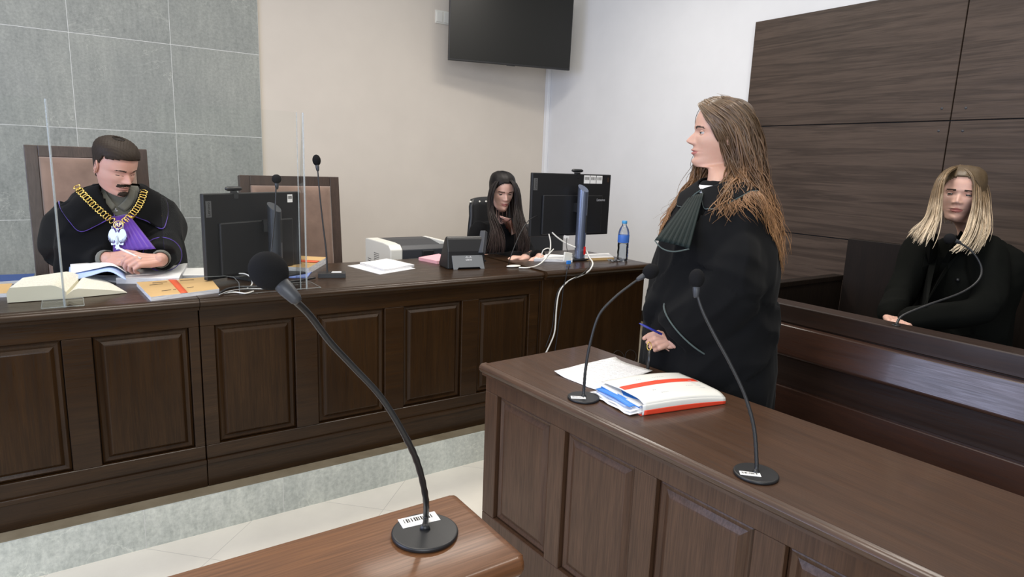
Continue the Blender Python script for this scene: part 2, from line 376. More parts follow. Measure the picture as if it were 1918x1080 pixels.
def text_geo(g, txt, M, size, mi=0, ext=.0004):
    cu = bpy.data.curves.new('t', 'FONT'); cu.body = txt; cu.size = size; cu.extrude = ext; cu.align_x = 'CENTER'; cu.align_y = 'CENTER'; cu.resolution_u = 3
    o = bpy.data.objects.new('t', cu); COL.objects.link(o); bpy.context.view_layer.update()
    me = bpy.data.meshes.new_from_object(o.evaluated_get(bpy.context.evaluated_depsgraph_get()))
    g.add([M @ v.co for v in me.vertices], [tuple(p.vertices) for p in me.polygons], mi)
    bpy.data.objects.remove(o); bpy.data.curves.remove(cu); bpy.data.meshes.remove(me)
def frame(o, x, y):
    x = Vector(x).normalized(); y = Vector(y); y = (y-x*y.dot(x)).normalized(); z = x.cross(y); o = Vector(o)
    return Matrix(((x.x,y.x,z.x,o.x),(x.y,y.y,z.y,o.y),(x.z,y.z,z.z,o.z),(0,0,0,1)))
def barcode(g, M, w_, h, mi=1, seed=1):
    r = random.Random(seed); x = -w_/2
    while x < w_/2:
        b = r.choice([.0011, .0018, .0026])*w_/.05
        g.prism([(x, -h/2), (min(x+b, w_/2), -h/2), (min(x+b, w_/2), h/2), (x, h/2)], M, .0003, mi); x += b+r.choice([.0012, .002, .003])*w_/.05
def sticker(parent, M, w_, h, seed=1, name='barcode_sticker'):
    g = G(); g.prism([(-w_/2,-h/2),(w_/2,-h/2),(w_/2,h/2),(-w_/2,h/2)], M, .0005)
    M2 = M @ Matrix.Translation((0, h*.12, .0005)); barcode(g, M2, w_*.78, h*.38, 1, seed)
    return obj(name, g, ['sticker', 'ink'], parent, smooth=False)

# ------------------------------------------------------------------ the setting
XW, YW, ZP = 4.07, 5.40, .155
g = G(); g.bb(-3.2, 7, -2.5, 2.55, -.1, 0); struct('floor', g, 'floor_tile', smooth=False)
g = G(); g.bb(-3.2, XW+.1, 2.555, YW+.1, ZP-.03, ZP); g.bb(-3.2, XW+.1, 2.57, YW+.1, -.1, ZP-.03, 0); struct('floor_podium', g, 'podium_floor', smooth=False)
g = G(); g.bb(-3.2, XW, 2.545, 2.57, 0, ZP-.004); struct('trim_1', g, 'riser_stone', smooth=False)
g = G(); g.bb(-3.2, XW+.1, YW, YW+.15, 0, 3.3); struct('wall_back', g, 'beige_wall', smooth=False)
g = G(); g.bb(XW, XW+.15, -2.5, YW, 0, 3.3); struct('wall_right', g, 'white_wall', smooth=False)
g = G(); g.bb(-3.2, 1.297, YW-.022, YW, ZP, 3.3); struct('trim_2', g, 'stone_wall', smooth=False)
g = G(); g.bb(XW-.035, XW, YW-.05, YW, ZP, 3.3); struct('trim_3', g, 'trunking', smooth=False, bevel=.004)
g = G(); g.bb(XW-.015, XW, 3.01, YW-.05, ZP, ZP+.09); struct('baseboard_right', g, 'dark_wood', smooth=False)
k = 4
panels = [(3.0, 1.688, 1.775, 2.475), (1.682, .36, 1.775, 2.475), (.354, -.95, 1.775, 2.475), (3.0, 1.688, 1.067, 1.769), (1.682, .36, 1.067, 1.769), (.354, -.95, 1.067, 1.769), (3.0, 1.688, .36, 1.061), (1.682, .36, .36, 1.061), (.354, -.95, .36, 1.061)]
for (y0, y1, z0, z1) in panels:
    g = G(); g.bb(XW-.04, XW-.0, y1, y0, z0, z1)
    o = struct('trim_%d' % k, g, 'wall_panel_wood', smooth=False, bevel=.0015, seg=1); k += 1
g = G(); g.bb(XW-.02, XW, -1, 2.99, .1, 2.46); struct('trim_%d' % k, g, 'black_matte', smooth=False)
for (px, py), wh in zip([(1764,203),(1809,202),(1758,245),(1803,245)], ['upper left', 'upper right', 'lower left', 'lower right']):
    p = PX(px, py, XW-.04); g = G(); g.ell(p, (.003,.007,.007), 8)
    tag(obj('screw', g, 'dark_grey_plastic'), 'small dark screw head, %s of the four around the wall panel joint' % wh, 'screw', 'screws holding the wall panels')

# ------------------------------------------------------------------ joinery
NOSE = [(-.012, .0), (.006, -.001), (.014, -.006), (.018, -.014), (.016, -.024), (.010, -.031), (.003, -.034), (.003, -.044), (-.012, -.044)]
def panel_geo(g, O, ex, ez, w_, h, t=.012, ch=.035, rim=.008):
    """raised panel with a sloped border; O = lower left corner, ex along, ez up, outward = ex x ez"""
    ex = Vector(ex).normalized(); ez = Vector(ez).normalized(); n = ex.cross(ez); O = Vector(O)
    def R(i, d): return [O+ex*i+ez*i+n*d, O+ex*(w_-i)+ez*i+n*d, O+ex*(w_-i)+ez*(h-i)+n*d, O+ex*i+ez*(h-i)+n*d]
    g.loft([R(0, -.004), R(0, .002), R(rim, .006), R(rim+.012, .001), R(ch-.004, t-.001), R(ch, t)], True)
def bench_unit(name, label, x0, x1, pans, yf, z0, zt, ydeep, end_right=False):
    t = thing(name, label, 'bench', ((x0+x1)/2, yf+.3, z0))
    g = G(); g.strip([(a, b) for a, b in NOSE], (x0, yf-.0, zt), (1,0,0), (0,0,1), x1-x0)
    g.bb(x0, x1, yf+.012, ydeep, zt-.044, zt)
    obj('worktop', g, 'bench_wood_x', t, autos=35)
    g = G(); zr, zb = .805, .325
    ys = yf+.022                                                     # face of stiles
    g.bb(x0+.001, x1-.001, ys, ys+.025, zr, zt-.044); g.bb(x0+.001, x1-.001, ys, ys+.025, z0+.10, zb)
    e = [x0+.001]+[q for p in pans for q in p]+[x1-.001]
    for i in range(0, len(e), 2): g.bb(e[i], e[i+1], ys, ys+.025, zb, zr)
    obj('frame', g, 'bench_wood_x', t, smooth=False, bevel=.002, seg=1)
    for a, b in pans:
        g = G(); panel_geo(g, (a+.003, ys+.016, zb+.003), (1,0,0), (0,0,1), b-a-.006, zr-zb-.006)
        obj('raised_panel', g, 'bench_wood_z', t, autos=12)
    g = G(); g.bb(x0, x1, ys-.004, ys+.03, z0, z0+.10); g.bb(x0, x1, ys-.010, ys, z0+.095, z0+.115)
    obj('plinth', g, 'bench_wood_x', t, smooth=False, bevel=.003)
    g = G(); g.bb(x0, x1, ys+.03, ys+.045, z0, zt-.044)
    if end_right: g.bb(x1-.03, x1, ys+.03, ydeep-.03, z0, zt-.044)
    g.bb(x0, x0+.02, ys+.03, ydeep-.1, z0, zt-.044)
    obj('carcass', g, 'dark_wood', t, smooth=False)
    return t
PW = .307; sp = .3945
bench_unit('judge_bench', 'long dark brown panelled bench section in front of the seated judge, at the left edge', -1.20, .380, [(.0375+sp*i-2*sp-.0, .0375+sp*i-2*sp+PW) for i in range(-1, 3)], 2.598, ZP, .918, 3.24)
bench_unit('judge_bench', 'dark brown panelled bench section behind the big foreground microphone, carrying the desk phone', .382, 1.980, [(.433+sp*i, .433+sp*i+PW-.005) for i in range(4)], 2.598, ZP, .918, 3.24)
t = thing('clerk_desk', 'plain-fronted dark brown desk under the clerk monitor, right end of the bench row', 'desk', (2.35, 2.9, ZP))
g = G(); g.strip([(a, b) for a, b in NOSE], (1.981, 2.575, .925), (1,0,0), (0,0,1), .755)
g.bb(1.981, 2.722, 2.587, 3.20, .881, .925)
g.strip([(a, b) for a, b in NOSE], (2.722, 2.575, .925), (0,1,0), (0,0,1), .625); obj('worktop', g, 'bench_wood_x', t, autos=35)
g = G(); g.bb(1.983, 2.715, 2.60, 2.622, ZP, .881); g.bb(2.690, 2.715, 2.622, 3.17, ZP, .881); g.bb(1.983, 2.003, 2.622, 3.0, ZP, .881)
obj('carcass', g, 'bench_wood_z', t, smooth=False, bevel=.002, seg=1)
for i, c in enumerate([(2.345, .36), (2.425, .36)]):
    pass

# attorney desk (rotated a few degrees)
dd = Vector((.045, -1, 0)).normalized(); dw = Vector((1, .045, 0)).normalized(); up = Vector((0,0,1))
DO = Vector((1.172, 1.888, 0)); ZD = .75; LEN = 1.575; WID = .515
def dl(s_, w_, z): return DO+dd*s_+dw*w_+up*z
desk_root = thing('attorney_desk', 'long brown panelled desk carrying the white and red case file and two microphones', 'desk', tuple(DO+dd*.8+dw*.25))
g = G()
g.strip([(a, b) for a, b in NOSE], dl(0, 0.018, ZD), dd, up, LEN)            # camera side nose
g.strip([(a, b) for a, b in NOSE], dl(.018, WID, ZD), -dw, up, WID-.018)
g.strip([(a, b) for a, b in NOSE], dl(LEN-.006, .018, ZD), dw, up, WID-.018)
q = [dl(.012, .02, ZD-.044), dl(LEN-.012, .02, ZD-.044), dl(LEN-.012, WID, ZD-.044), dl(.012, WID, ZD-.044)]; g.quadprism(q, .044)
obj('worktop', g, 'desk_wood_y', desk_root, autos=35)
zr, zb = .648, .175
pan = [(1.812, 1.522), (1.452, 1.162), (1.085, .795), (.718, .428)]; e = [1.885]+[q for p in pan for q in p]+[.330]
def df(y, w_, z): s_ = (DO.y-y)/(-dd.y); return dl(s_, w_, z)
g = G()
def slab(g, ya, yb, w0, w1, z0, z1, mi=0): g.quadprism([df(ya, w0, z0), df(yb, w0, z0), df(yb, w1, z0), df(ya, w1, z0)], z1-z0, mi)
FW = .028
slab(g, 1.883, .332, FW, FW+.025, zr, ZD-.044); slab(g, 1.883, .332, FW, FW+.025, .0, zb)
for i in range(0, len(e), 2): slab(g, min(e[i], 1.883), max(e[i+1], .332), FW, FW+.025, zb, zr)
obj('frame', g, 'desk_wood_z', desk_root, smooth=False, bevel=.0025, seg=1)
for a, b in pan:
    g = G(); panel_geo(g, df(a-.003, FW+.019, zb+.003), dd, up, a-b-.006, zr-zb-.006, t=.010, ch=.040)
    obj('raised_panel', g, 'desk_wood_z', desk_root, autos=12)
g = G(); slab(g, 1.882, .334, FW+.03, FW+.045, 0, ZD-.044); slab(g, 1.878, 1.85, FW+.045, WID-.05, 0, ZD-.044); slab(g, .36, .335, FW+.045, WID-.05, 0, ZD-.044)
obj('carcass', g, 'desk_wood_z', desk_root, smooth=False)

# foreground witness stand
ZS = .88
c0 = PZ(850, 925, ZS); c1 = PZ(978, 1034, ZS)
t = thing('witness_stand', 'reddish-brown narrow stand top in the foreground under the large microphone', 'stand', (c0.x-.5, (c0.y+c1.y)/2, 0))
yb_, yf_, xr = c0.y, c0.y-.205, c0.x+.003
g = G(); g.bb(-.75, xr, yf_+.01, yb_, ZS-.034, ZS)
prof = [(-.02, 0), (.0, 0), (.008, -.002), (.014, -.008), (.016, -.016), (.014, -.024), (.008, -.031), (0, -.034), (-.02, -.034)]
g = G(); rings = []
for x, s_ in ((-.75, 1), (xr-.012, 1), (xr-.003, .6), (xr+.001, .0)):
    rings.append([V3(x, yf_-a*s_ if a > -.01 else yb_-.002*(1-s_), ZS+(b+.017)*(1-.25*(1-s_))-.017) for a, b in prof])
g.loft(rings); obj('worktop', g, 'stand_wood', t, autos=35)
g = G(); g.bb(-.74, xr-.03, yf_+.03, yf_+.05, 0, ZS-.034); g.bb(xr-.045, xr-.03, yf_+.04, yb_-.03, 0, ZS-.034); g.bb(-.74, xr-.03, yb_-.045, yb_-.025, 0, ZS-.034); obj('panel', g, 'dark_wood', t, smooth=False, bevel=.002)

# pew and dock
t = thing('attorney_pew', 'dark brown wooden pew with sloped back boards behind the standing woman', 'bench', (2.25, .7, 0))
def board(y0, y1, prof):
    g = G(); g.loft([[V3(a, y, b) for a, b in prof] for y in (y0, y1)]); return g
YP0, YP1 = 1.93, -.7
obj('back_board', board(YP1, YP0, [(2.355, .857), (2.405, .853), (2.395, .735), (2.335, .735), (2.328, .745)]), 'dock_board', t, smooth=False, bevel=.004)
obj('back_panel', board(YP1, YP0, [(2.372, .733), (2.405, .733), (2.405, .45), (2.372, .45)]), 'dock_wood', t, smooth=False)
obj('lower_board', board(YP1, YP0, [(2.335, .612), (2.371, .608), (2.371, .44), (2.315, .44)]), 'dock_board', t, smooth=False, bevel=.004)
obj('seat', board(YP1, YP0, [(2.15, .44), (2.36, .43), (2.36, .40), (2.15, .41)]), 'dock_board', t, smooth=False, bevel=.006)
for y in (1.9, .6, -.66):
    g = G(); g.bb(2.17, 2.4, y-.02, y+.02, 0, .40); obj('pew_leg', g, 'dock_wood', t, smooth=False, bevel=.002)
t = thing('dock', 'dark wooden dock enclosure with capped front rail before the seated blonde woman', 'dock', (2.9, .7, 0))
g = G(); g.bb(2.408, 2.51, -1, 1.98, .855, .928); obj('front_rail', g, 'dock_wood', t, smooth=False, bevel=.004)
g = G(); g.bb(2.415, 2.50, -1, 1.97, 0, .855); obj('front_wall', g, 'dock_wood', t, smooth=False)
g = G(); g.bb(2.51, 3.55, 1.90, 1.95, .0, .905); g.bb(2.51, 3.55, 1.895, 1.955, .885, .912); obj('side_wall', g, 'dark_wood', t, smooth=False, bevel=.003)
g = G(); g.bb(2.50, XW-.04, -1, 1.9, .0, ZP); obj('dock_floor', g, 'dark_wood', t, smooth=False)
t = thing('dock_bench', 'tall-backed dark wooden bench inside the dock that the blonde woman sits on', 'bench', (3.4, .5, ZP))
g = G(); g.bb(3.50, 3.545, -.9, 1.875, ZP, 1.122); obj('backrest', g, 'dark_wood', t, smooth=False, bevel=.003)
g = G(); g.bb(3.08, 3.50, -.9, 1.86, .575, .61); obj('seat', g, 'dark_wood', t, smooth=False, bevel=.004)
g = G(); g.bb(3.12, 3.15, -.88, 1.84, ZP, .575); obj('seat_panel', g, 'dark_wood', t, smooth=False)

# ------------------------------------------------------------------ wall things
tv = thing('wall_television', 'large black flat television hanging high on the wall near the corner', 'television', tuple((PZ(840,112,2.3)+PZ(1067,132,2.3))/2))
a = PZ(840, 112, 2.30); b = PZ(1067, 132, 2.30); ex = (b-a).normalized(); tz = (Vector((0,0,1))+Vector((ex.y, -ex.x, 0))*.03).normalized()
n = ex.cross(tz); Wt = (b-a).length; Ht = .66; M = frame(a, ex, tz)
g = G(); g.prism([(0,0),(Wt,0),(Wt,Ht),(0,Ht)], M @ Matrix.Translation((0,0,-.035)), .035); obj('housing', g, 'black_plastic', tv, smooth=False, bevel=.004)
g = G(); g.prism([(.008,.014),(Wt-.008,.014),(Wt-.008,Ht-.008),(.008,Ht-.008)], M, .001); obj('screen', g, 'screen_glass', tv, smooth=False)
g = G(); g.prism([(Wt/2-.04,-.006),(Wt/2+.04,-.006),(Wt/2+.035,0),(Wt/2-.035,0)], M @ Matrix.Translation((0,0,-.012)), .012); obj('badge', g, 'black_plastic', tv, smooth=False)
g = G(); c_ = a+ex*Wt/2+Vector((0,0,.33)); g.tube([c_-n*.03, V3(c_.x+.1, YW, c_.z)], .03, 8); obj('wall_bracket', g, 'black_matte', tv)
t = thing('light_switch', 'double cream light switch plate beside the television', 'switch', tuple(PY(829, 33, YW)))
p = PY(829, 33, YW); g = G(); g.box(p-V3(0,.005,0), (.15,.012,.11)); obj('plate', g, 'white_plastic', t, smooth=False, bevel=.003)
for s_ in (-1, 1): g = G(); g.box(p+V3(s_*.036,-.014,0), (.06,.008,.085)); obj('rocker', g, 'white_plastic', t, smooth=False, bevel=.002)

# ------------------------------------------------------------------ microphones
def microphone(label, base, base_r, neck, head, hr, hdir, neck_r=(.0058, .004), st=None, sseed=1, grp='gooseneck microphones', sq=None, head_long=1.0, bh=.008):
    base = Vector(base); t = thing('microphone', label, 'microphone', base, grp)
    g = G()
    if sq: g.box(base+V3(0,0,bh/2), (sq[0], sq[1], bh), Euler((0,0,sq[2])).to_matrix())
    else: g.lathe(base, [(base_r-.002, 0), (base_r, .002), (base_r, bh-.002), (base_r-.002, bh), (.3*base_r, bh+.0005), (.001, bh+.0006)], 48)
    obj('base', g, 'black_plastic', t, autos=35, bevel=.001)
    pts = catmull([base+V3(0,0,bh)]+[Vector(p) for p in neck], 60)
    m = len(pts); k1 = int(m*.06); r = [neck_r[0]+(neck_r[1]-neck_r[0])*i/m for i in range(m)]
    for i in range(k1): r[i] = neck_r[0]*(1.9-.9*i/k1)
    for i in range(int(m*.1), int(m*.42)): r[i] += .0006*(i % 2)
    g = G(); g.tube(pts, r, 10); obj('gooseneck', g, 'black_plastic', t)
    head = Vector(head); hd = Vector(hdir).normalized(); e = Vector(neck[-1])
    R = hd.to_track_quat('Z', 'Y').to_matrix()
    g = G(); g.lathe(head-hd*(hr*head_long+.024), [(.004, 0), (.0065, .004), (.0085, .018), (.0085, .03), (.004, .034)], 16, R); obj('collar', g, 'dark_grey_plastic', t)
    g = G(); g.ell(head, (hr, hr, hr*head_long), 16, R); obj('foam_windscreen', g, 'foam', t)
    if st:
        c, ang, w_, h = st; M = frame(Vector(c), (math.cos(ang), math.sin(ang), 0), (-math.sin(ang), math.cos(ang), 0))
        sticker(t, M, w_, h, sseed)
    return t
# large foreground one
b = PZ(796, 992, ZS+.008); b.z = ZS; D0 = depth(PZ(796, 985, ZS)); DH = .68
pl = [(798,965),(797,930),(783,870),(758,815),(715,745),(660,685),(618,640),(580,590),(548,558),(530,535)]
nk = [PD(x, y, D0+(DH-D0)*min(1, i/(len(pl)-1))**1.0) for i, (x, y) in enumerate(pl)]
h = PD(503, 507, DH); sc_ = PZ(785, 973, ZS+.0085)
br = (PZ(858, 990, ZS+.008)-PZ(733, 990, ZS+.008)).length/2
microphone('large black foam-headed microphone curving up from the foreground stand', b, br, nk, h, .0195, h-nk[-1], (.0045, .0042), (sc_, -.12, .062, .028), 3, head_long=1.1)
# two on the attorney desk
b = PZ(1093, 743, ZD+.006); b.z = ZD; D0 = depth(b); DH = D0-.05
pl = [(1094,725),(1097,690),(1106,640),(1122,590),(1150,558),(1180,534),(1206,516)]
nk = [PD(x, y, D0+(DH-D0)*i/(len(pl)-1)) for i, (x, y) in enumerate(pl)]; h = PD(1219, 508, DH)
microphone('black microphone at the far end of the brown desk, bent right, beside the case file', b, .049, nk, h, .0225, h-nk[-1], (.0045, .0035), (PZ(1083, 744, ZD+.0085), -.62, .045, .022), 5, head_long=1.15)
b = PZ(1416, 885, ZD+.006); b.z = ZD; D0 = depth(b); DH = D0+.02
pl = [(1417,862),(1412,800),(1395,740),(1367,680),(1337,625),(1315,580),(1304,545)]
nk = [PD(x, y, D0+(DH-D0)*i/(len(pl)-1)) for i, (x, y) in enumerate(pl)]; h = PD(1305, 521, DH)
microphone('black microphone standing nearest the camera on the brown desk, before the robed woman', b, .0515, nk, h, .0185, h-nk[-1], (.0048, .0036), (PZ(1405, 887, ZD+.0085), -.78, .047, .02), 7, head_long=1.25)
# two on the judge bench
b = Vector((.70, 2.80, .918)); D0 = depth(b)
pl = [(505,515),(508,470),(513,420),(516,380),(517,350)]
nk = [PD(x, y, D0) for x, y in pl]; h = PD(518, 335, D0)
microphone('small black microphone rising in front of the left monitor', b, .04, nk, h, .0195, (0,0,1), (.004, .003))
b = PZ(622, 518, .918); D0 = depth(b)
pl = [(614,514),(611,470),(605,420),(599,365),(595,318)]
nk = [PD(x, y, D0) for x, y in pl]; h = PD(593, 300, D0)
mm = microphone('tall thin microphone in front of the empty brown chair', b, .04, nk, h, .0185, h-nk[-1], (.004, .003), None, 3, sq=(.12, .07, -.35), head_long=1.4, bh=.02)
g = G(); g.box(b+V3(.02,.0,.0205), (.045, .03, .001), Euler((0,0,-.35)).to_matrix()); obj('label_plate', g, 'sticker', mm, smooth=False)
# dock
b = PX(1678, 612, 2.45); b.z = .928; D0 = depth(b); DH = D0+.10
pl = [(1680,605),(1692,590),(1740,570),(1800,548),(1832,525),(1838,500),(1820,470),(1795,453)]
nk = [PD(x, y, D0+(DH-D0)*i/(len(pl)-1)) for i, (x, y) in enumerate(pl)]; h = PD(1779, 447, DH)
microphone('black microphone looping up from the dock rail before the seated blonde woman', b, .014, nk, h, .0205, h-nk[-1], (.0045, .0035), bh=.004)

# ------------------------------------------------------------------ monitors
def monitor(label, P0, ex, W_, Hm, col_off, col_w, base_z, stickers, text_r, group='all-in-one computer monitors', red=False, colh=.36, tilt=.05):
    """P0 = top left corner of the back as seen by the camera, ex = direction to the right"""
    ex = Vector(ex).normalized(); back = Vector((ex.y, -ex.x, 0))    # towards the camera
    ez = (Vector((0,0,1))+back*-tilt).normalized() if False else (Vector((0,0,1))).normalized()
    P0 = Vector(P0); M = frame(P0-ez*Hm, ex, ez)
    t = thing('computer_monitor', label, 'monitor', (P0.x+ex.x*W_/2, P0.y+ex.y*W_/2, base_z), group)
    g = G(); g.prism([(0,0),(W_,0),(W_,Hm),(0,Hm)], M @ Matrix.Translation((0,0,-.022)), .022); obj('display_housing', g, 'black_plastic', t, smooth=False, bevel=.004)
    g = G(); g.prism([(.006,.02),(W_-.006,.02),(W_-.006,Hm-.006),(.006,Hm-.006)], M @ Matrix.Translation((0,0,-.0235)), .0015); obj('screen', g, 'screen_dark', t, smooth=False)
    g = G(); g.prism([(W_*.12,.012),(W_*.88,.012),(W_*.88,Hm*.66),(W_*.12,Hm*.66)], M, .016); cv = obj('rear_cover', g, 'black_plastic', t, smooth=False, bevel=.005)
    # plates and lettering
    g = G(); w2, h2 = .026, .066; cx, cy = .022, Hm-.062
    g.prism([(cx-w2/2,cy-h2/2),(cx+w2/2,cy-h2/2),(cx+w2/2,cy+h2/2),(cx-w2/2,cy+h2/2)], M, .001)
    text_geo(g, text_r, M @ Matrix.Translation((cx, cy, .0012)) @ Matrix.Rotation(PI/2, 4, 'Z'), .019, 1); obj('maker_plate', g, ['metal_grey', 'ink'], t, smooth=False)
    for i, (sx, sy, sw, sh) in enumerate(stickers): sticker(t, M @ Matrix.Translation((sx, sy, .0003)), sw, sh, 11+i)
    # stand
    cpos = P0+ex*col_off+back*.065; cpos.z = base_z+.012
    g = G(); n = 20; rings = []
    for k_ in range(2):
        ring = []
        for j in range(n):
            a = 2*PI*j/n; x_, y_ = math.cos(a)*col_w/2, math.sin(a)*.028
            ring.append(cpos+ex*x_+back*y_+V3(0, 0, colh+(-.02*(y_/.028) - .006*x_/col_w if k_ else -colh)))
        rings.append(ring)
    g.loft(rings); c_ = obj('stand_column', g, 'blue_grey_metal' if red else 'column_grey', t, autos=35)
    sx = ex*col_w*.12+back*.0275
    g = G(); Mc = frame(cpos+sx+V3(0,0,.15), ex, up); Mc = Mc @ Matrix.Translation((.004,0,-.004)); g.prism([(math.cos(a)*.005, .045*(1 if math.sin(a) > 0 else -1)+math.sin(a)*.005+.045) for a in (2*PI*k/16 for k in range(16))], Mc, .004)
    obj('cable_slot', g, 'ink', c_, smooth=False)
    if red:
        g = G(); Mc = frame(cpos+sx+V3(0,0,.028), ex, up) @ Matrix.Translation((.004,0,-.004)); g.prism([(math.cos(a)*.008, .016*(1 if math.sin(a) > 0 else -1)+math.sin(a)*.008+.016) for a in (2*PI*k/16 for k in range(16))], Mc, .0045)
        obj('cable_opening', g, 'red_light', c_, smooth=False)
    g = G(); g.box(cpos+V3(0,0,colh*.72)-back*.04, (.05,.05,.05)); obj('hinge', g, 'black_plastic', t, smooth=False)
    g = G(); Mb = frame(V3(cpos.x, cpos.y, base_z)-back*.03, ex, back*-1)
    g.prism([(-.14,-.075),(.14,-.075),(.14,.12),(-.14,.12)], Mb, .012); obj('stand_base', g, 'black_plastic', t, smooth=False, bevel=.004)
    # webcam on top
    wc = P0+ex*W_*(.56 if red else .30)-back*.01
    g = G(); g.tube([wc-ex*.028+V3(0,0,.018), wc+ex*.028+V3(0,0,.018)], .0125, 12, rnd=True, flat=.75, up=(0,0,1)); obj('webcam', g, 'black_plastic', t)
    g = G(); g.box(wc+V3(0,0,.003), (.022,.03,.010)); g.box(wc-V3(0,0,.01)+back*.012, (.02,.003,.025)); obj('webcam_clip', g, 'black_plastic', t, smooth=False)
    return t, M
th = math.radians(28)
mon1, MM1 = monitor('black monitor seen from behind on the judge bench, webcam on its top edge', PY(380, 363, 2.85), (math.cos(th), math.sin(th), 0), .515, .352, .30, .06, .918, [(.452, .322, .030, .036)], 'Lenovo', colh=.30)
mon2, MM2 = monitor('black monitor seen from behind on the right-hand clerk desk with three barcode stickers', PY(998, 323, 2.90), (1, .0, 0), .575, .352, .31, .062, .925, [(.388+.048*i, .322, .044, .046) for i in range(3)], 'Lenovo', red=True, colh=.395)
g = G(); text_geo(g, 'Lenovo', MM2 @ Matrix.Translation((.49, .205, .017)), .022, 0); obj('maker_lettering', g, 'grey_text', mon2, smooth=False)
g = G(); g.box(MM2 @ Vector((.552, .322, .0008)), (.013, .001, .028)); obj('small_label', g, 'chair_wood', mon2, smooth=False)

# ------------------------------------------------------------------ chairs
def high_chair(label, x0, x1, Y, ztop, lean=.10, grp='high-backed brown chairs behind the bench'):
    t = thing('high_back_chair', label, 'chair', ((x0+x1)/2, Y-.2, ZP), grp)
    H_ = ztop-.52; a = Vector((0, lean, 1)).normalized(); ex = Vector((1,0,0)); O = V3(x0, Y-lean*H_, .52); w_ = x1-x0
    M = frame(O, ex, a)
    def prf(i): return [(i*1.3+.02*(i == 0)+.0, 0), (w_-i*1.3-.02*(i == 0), 0), (w_-i, H_-i), (i, H_-i)]
    fr = .055; g = G()
    for q in ([(0,0),(fr,0),(fr,H_),(0,H_)], [(w_-fr,0),(w_,0),(w_,H_),(w_-fr,H_)], [(fr,H_-fr),(w_-fr,H_-fr),(w_-fr,H_),(fr,H_)], [(fr,0),(w_-fr,0),(w_-fr,fr),(fr,fr)]):
        g.prism(q, M @ Matrix.Translation((0,0,-.02)), .045)
    obj('back_frame', g, 'chair_wood', t, smooth=False, bevel=.003)
    g = G(); f2 = fr+.001
    rings = [[M @ Vector((x, y, z)) for x, y in ((f2+i,f2+i),(w_-f2-i,f2+i),(w_-f2-i,H_-f2-i),(f2+i,H_-f2-i))] for i, z in ((0,-.015),(0,.030),(.008,.042),(.03,.050),(.08,.052))]
    g.loft(rings); obj('back_cushion', g, 'suede', t, autos=50)
    g = G(); g.bb(x0+.02, x1-.02, Y-.62, Y-.10, .56, .65); obj('seat', g, 'suede', t, smooth=True, bevel=.03, seg=4)
    g = G(); g.bb(x0+.01, x1-.01, Y-.60, Y-.08, .52, .57); obj('seat_frame', g, 'chair_wood', t, smooth=False, bevel=.004)
    for sx in (x0+.03, x1-.07):
        for sy in (Y-.60, Y-.14): g = G(); g.bb(sx, sx+.04, sy, sy+.04, ZP, .52); obj('leg', g, 'chair_wood', t, smooth=False, bevel=.004)
    return t
high_chair('tall brown padded chair in a dark wooden frame behind the seated judge', -.150, .372, 4.0, 1.460)
high_chair('empty brown padded chair in a dark wooden frame, between the monitor and the printer', .797, 1.358, 3.86, 1.340)

# office chair behind clerk
t = thing('office_chair', 'black mesh-backed office chair behind the clerk with a row of small holes on top', 'chair', (2.42, 3.65, ZP))
oc = [(882,400),(880,383),(898,376),(925,371),(960,374),(966,400),(966,450),(965,480),(898,480),(889,440)]
def chair_back(Y0):
    g = G(); n_ = 9; rings = []
    for k_ in range(11):
        z = .62+(1.232-.62)*k_/10; hw = .20+.03*math.sin(PI*min(1, (k_+2)/10)); 
        if k_ == 10: hw *= .93
        rings.append([V3(2.382+hw*math.sin(a), Y0+.05*(1-math.cos(a))*-1.2+.05*(k_/10), z-(.02*abs(math.sin(a))**3 if k_ == 10 else 0)) for a in (-1.35+2.7*j/12 for j in range(13))])
    g.grid(rings); return g
obj('backrest', chair_back(3.68), 'black_plastic', t, solid=.028)
for i in range(9):
    a = -1.1+2.2*i/8; g = G(); g.ell(V3(2.382+.222*math.sin(a), 3.728-.06*(1-math.cos(a))-.018, 1.200), (.0075,.006,.007), 6); obj('vent_hole', g, 'white_plastic', t)
g = G(); g.bb(2.17, 2.60, 3.22, 3.66, .60, .66); obj('seat', g, 'black_matte', t, bevel=.025, seg=3)
g = G(); g.tube([V3(2.39, 3.45, .24), V3(2.39, 3.45, .6)], .03, 12); obj('post', g, 'black_plastic', t)
for i in range(5):
    a = 2*PI*i/5; g = G(); g.tube([V3(2.39, 3.45, .25), V3(2.39+.27*math.cos(a), 3.45+.27*math.sin(a), .2)], [.022, .014], 8); g.ell(V3(2.39+.27*math.cos(a), 3.45+.27*math.sin(a), ZP+.027), (.026,.026,.026), 8); obj('base_leg', g, 'black_plastic', t)
t = thing('office_chair', 'low dark grey chair back seen beneath the clerk monitor', 'chair', (2.75, 3.9, ZP))
g = G(); g.bb(2.62, 3.02, 3.72, 3.76, .60, 1.04); obj('backrest', g, 'dark_grey_plastic', t, bevel=.03, seg=3)
g = G(); g.bb(2.64, 3.00, 3.76, 4.12, .58, .64); obj('seat', g, 'black_matte', t, bevel=.02, seg=3)
g = G(); g.tube([V3(2.82, 3.93, ZP+.03), V3(2.82, 3.93, .58)], .03, 12); g.lathe(V3(2.82,3.93,ZP), [(.24,0),(.24,.015),(.04,.05),(.03,.06)], 24); obj('base', g, 'black_plastic', t)

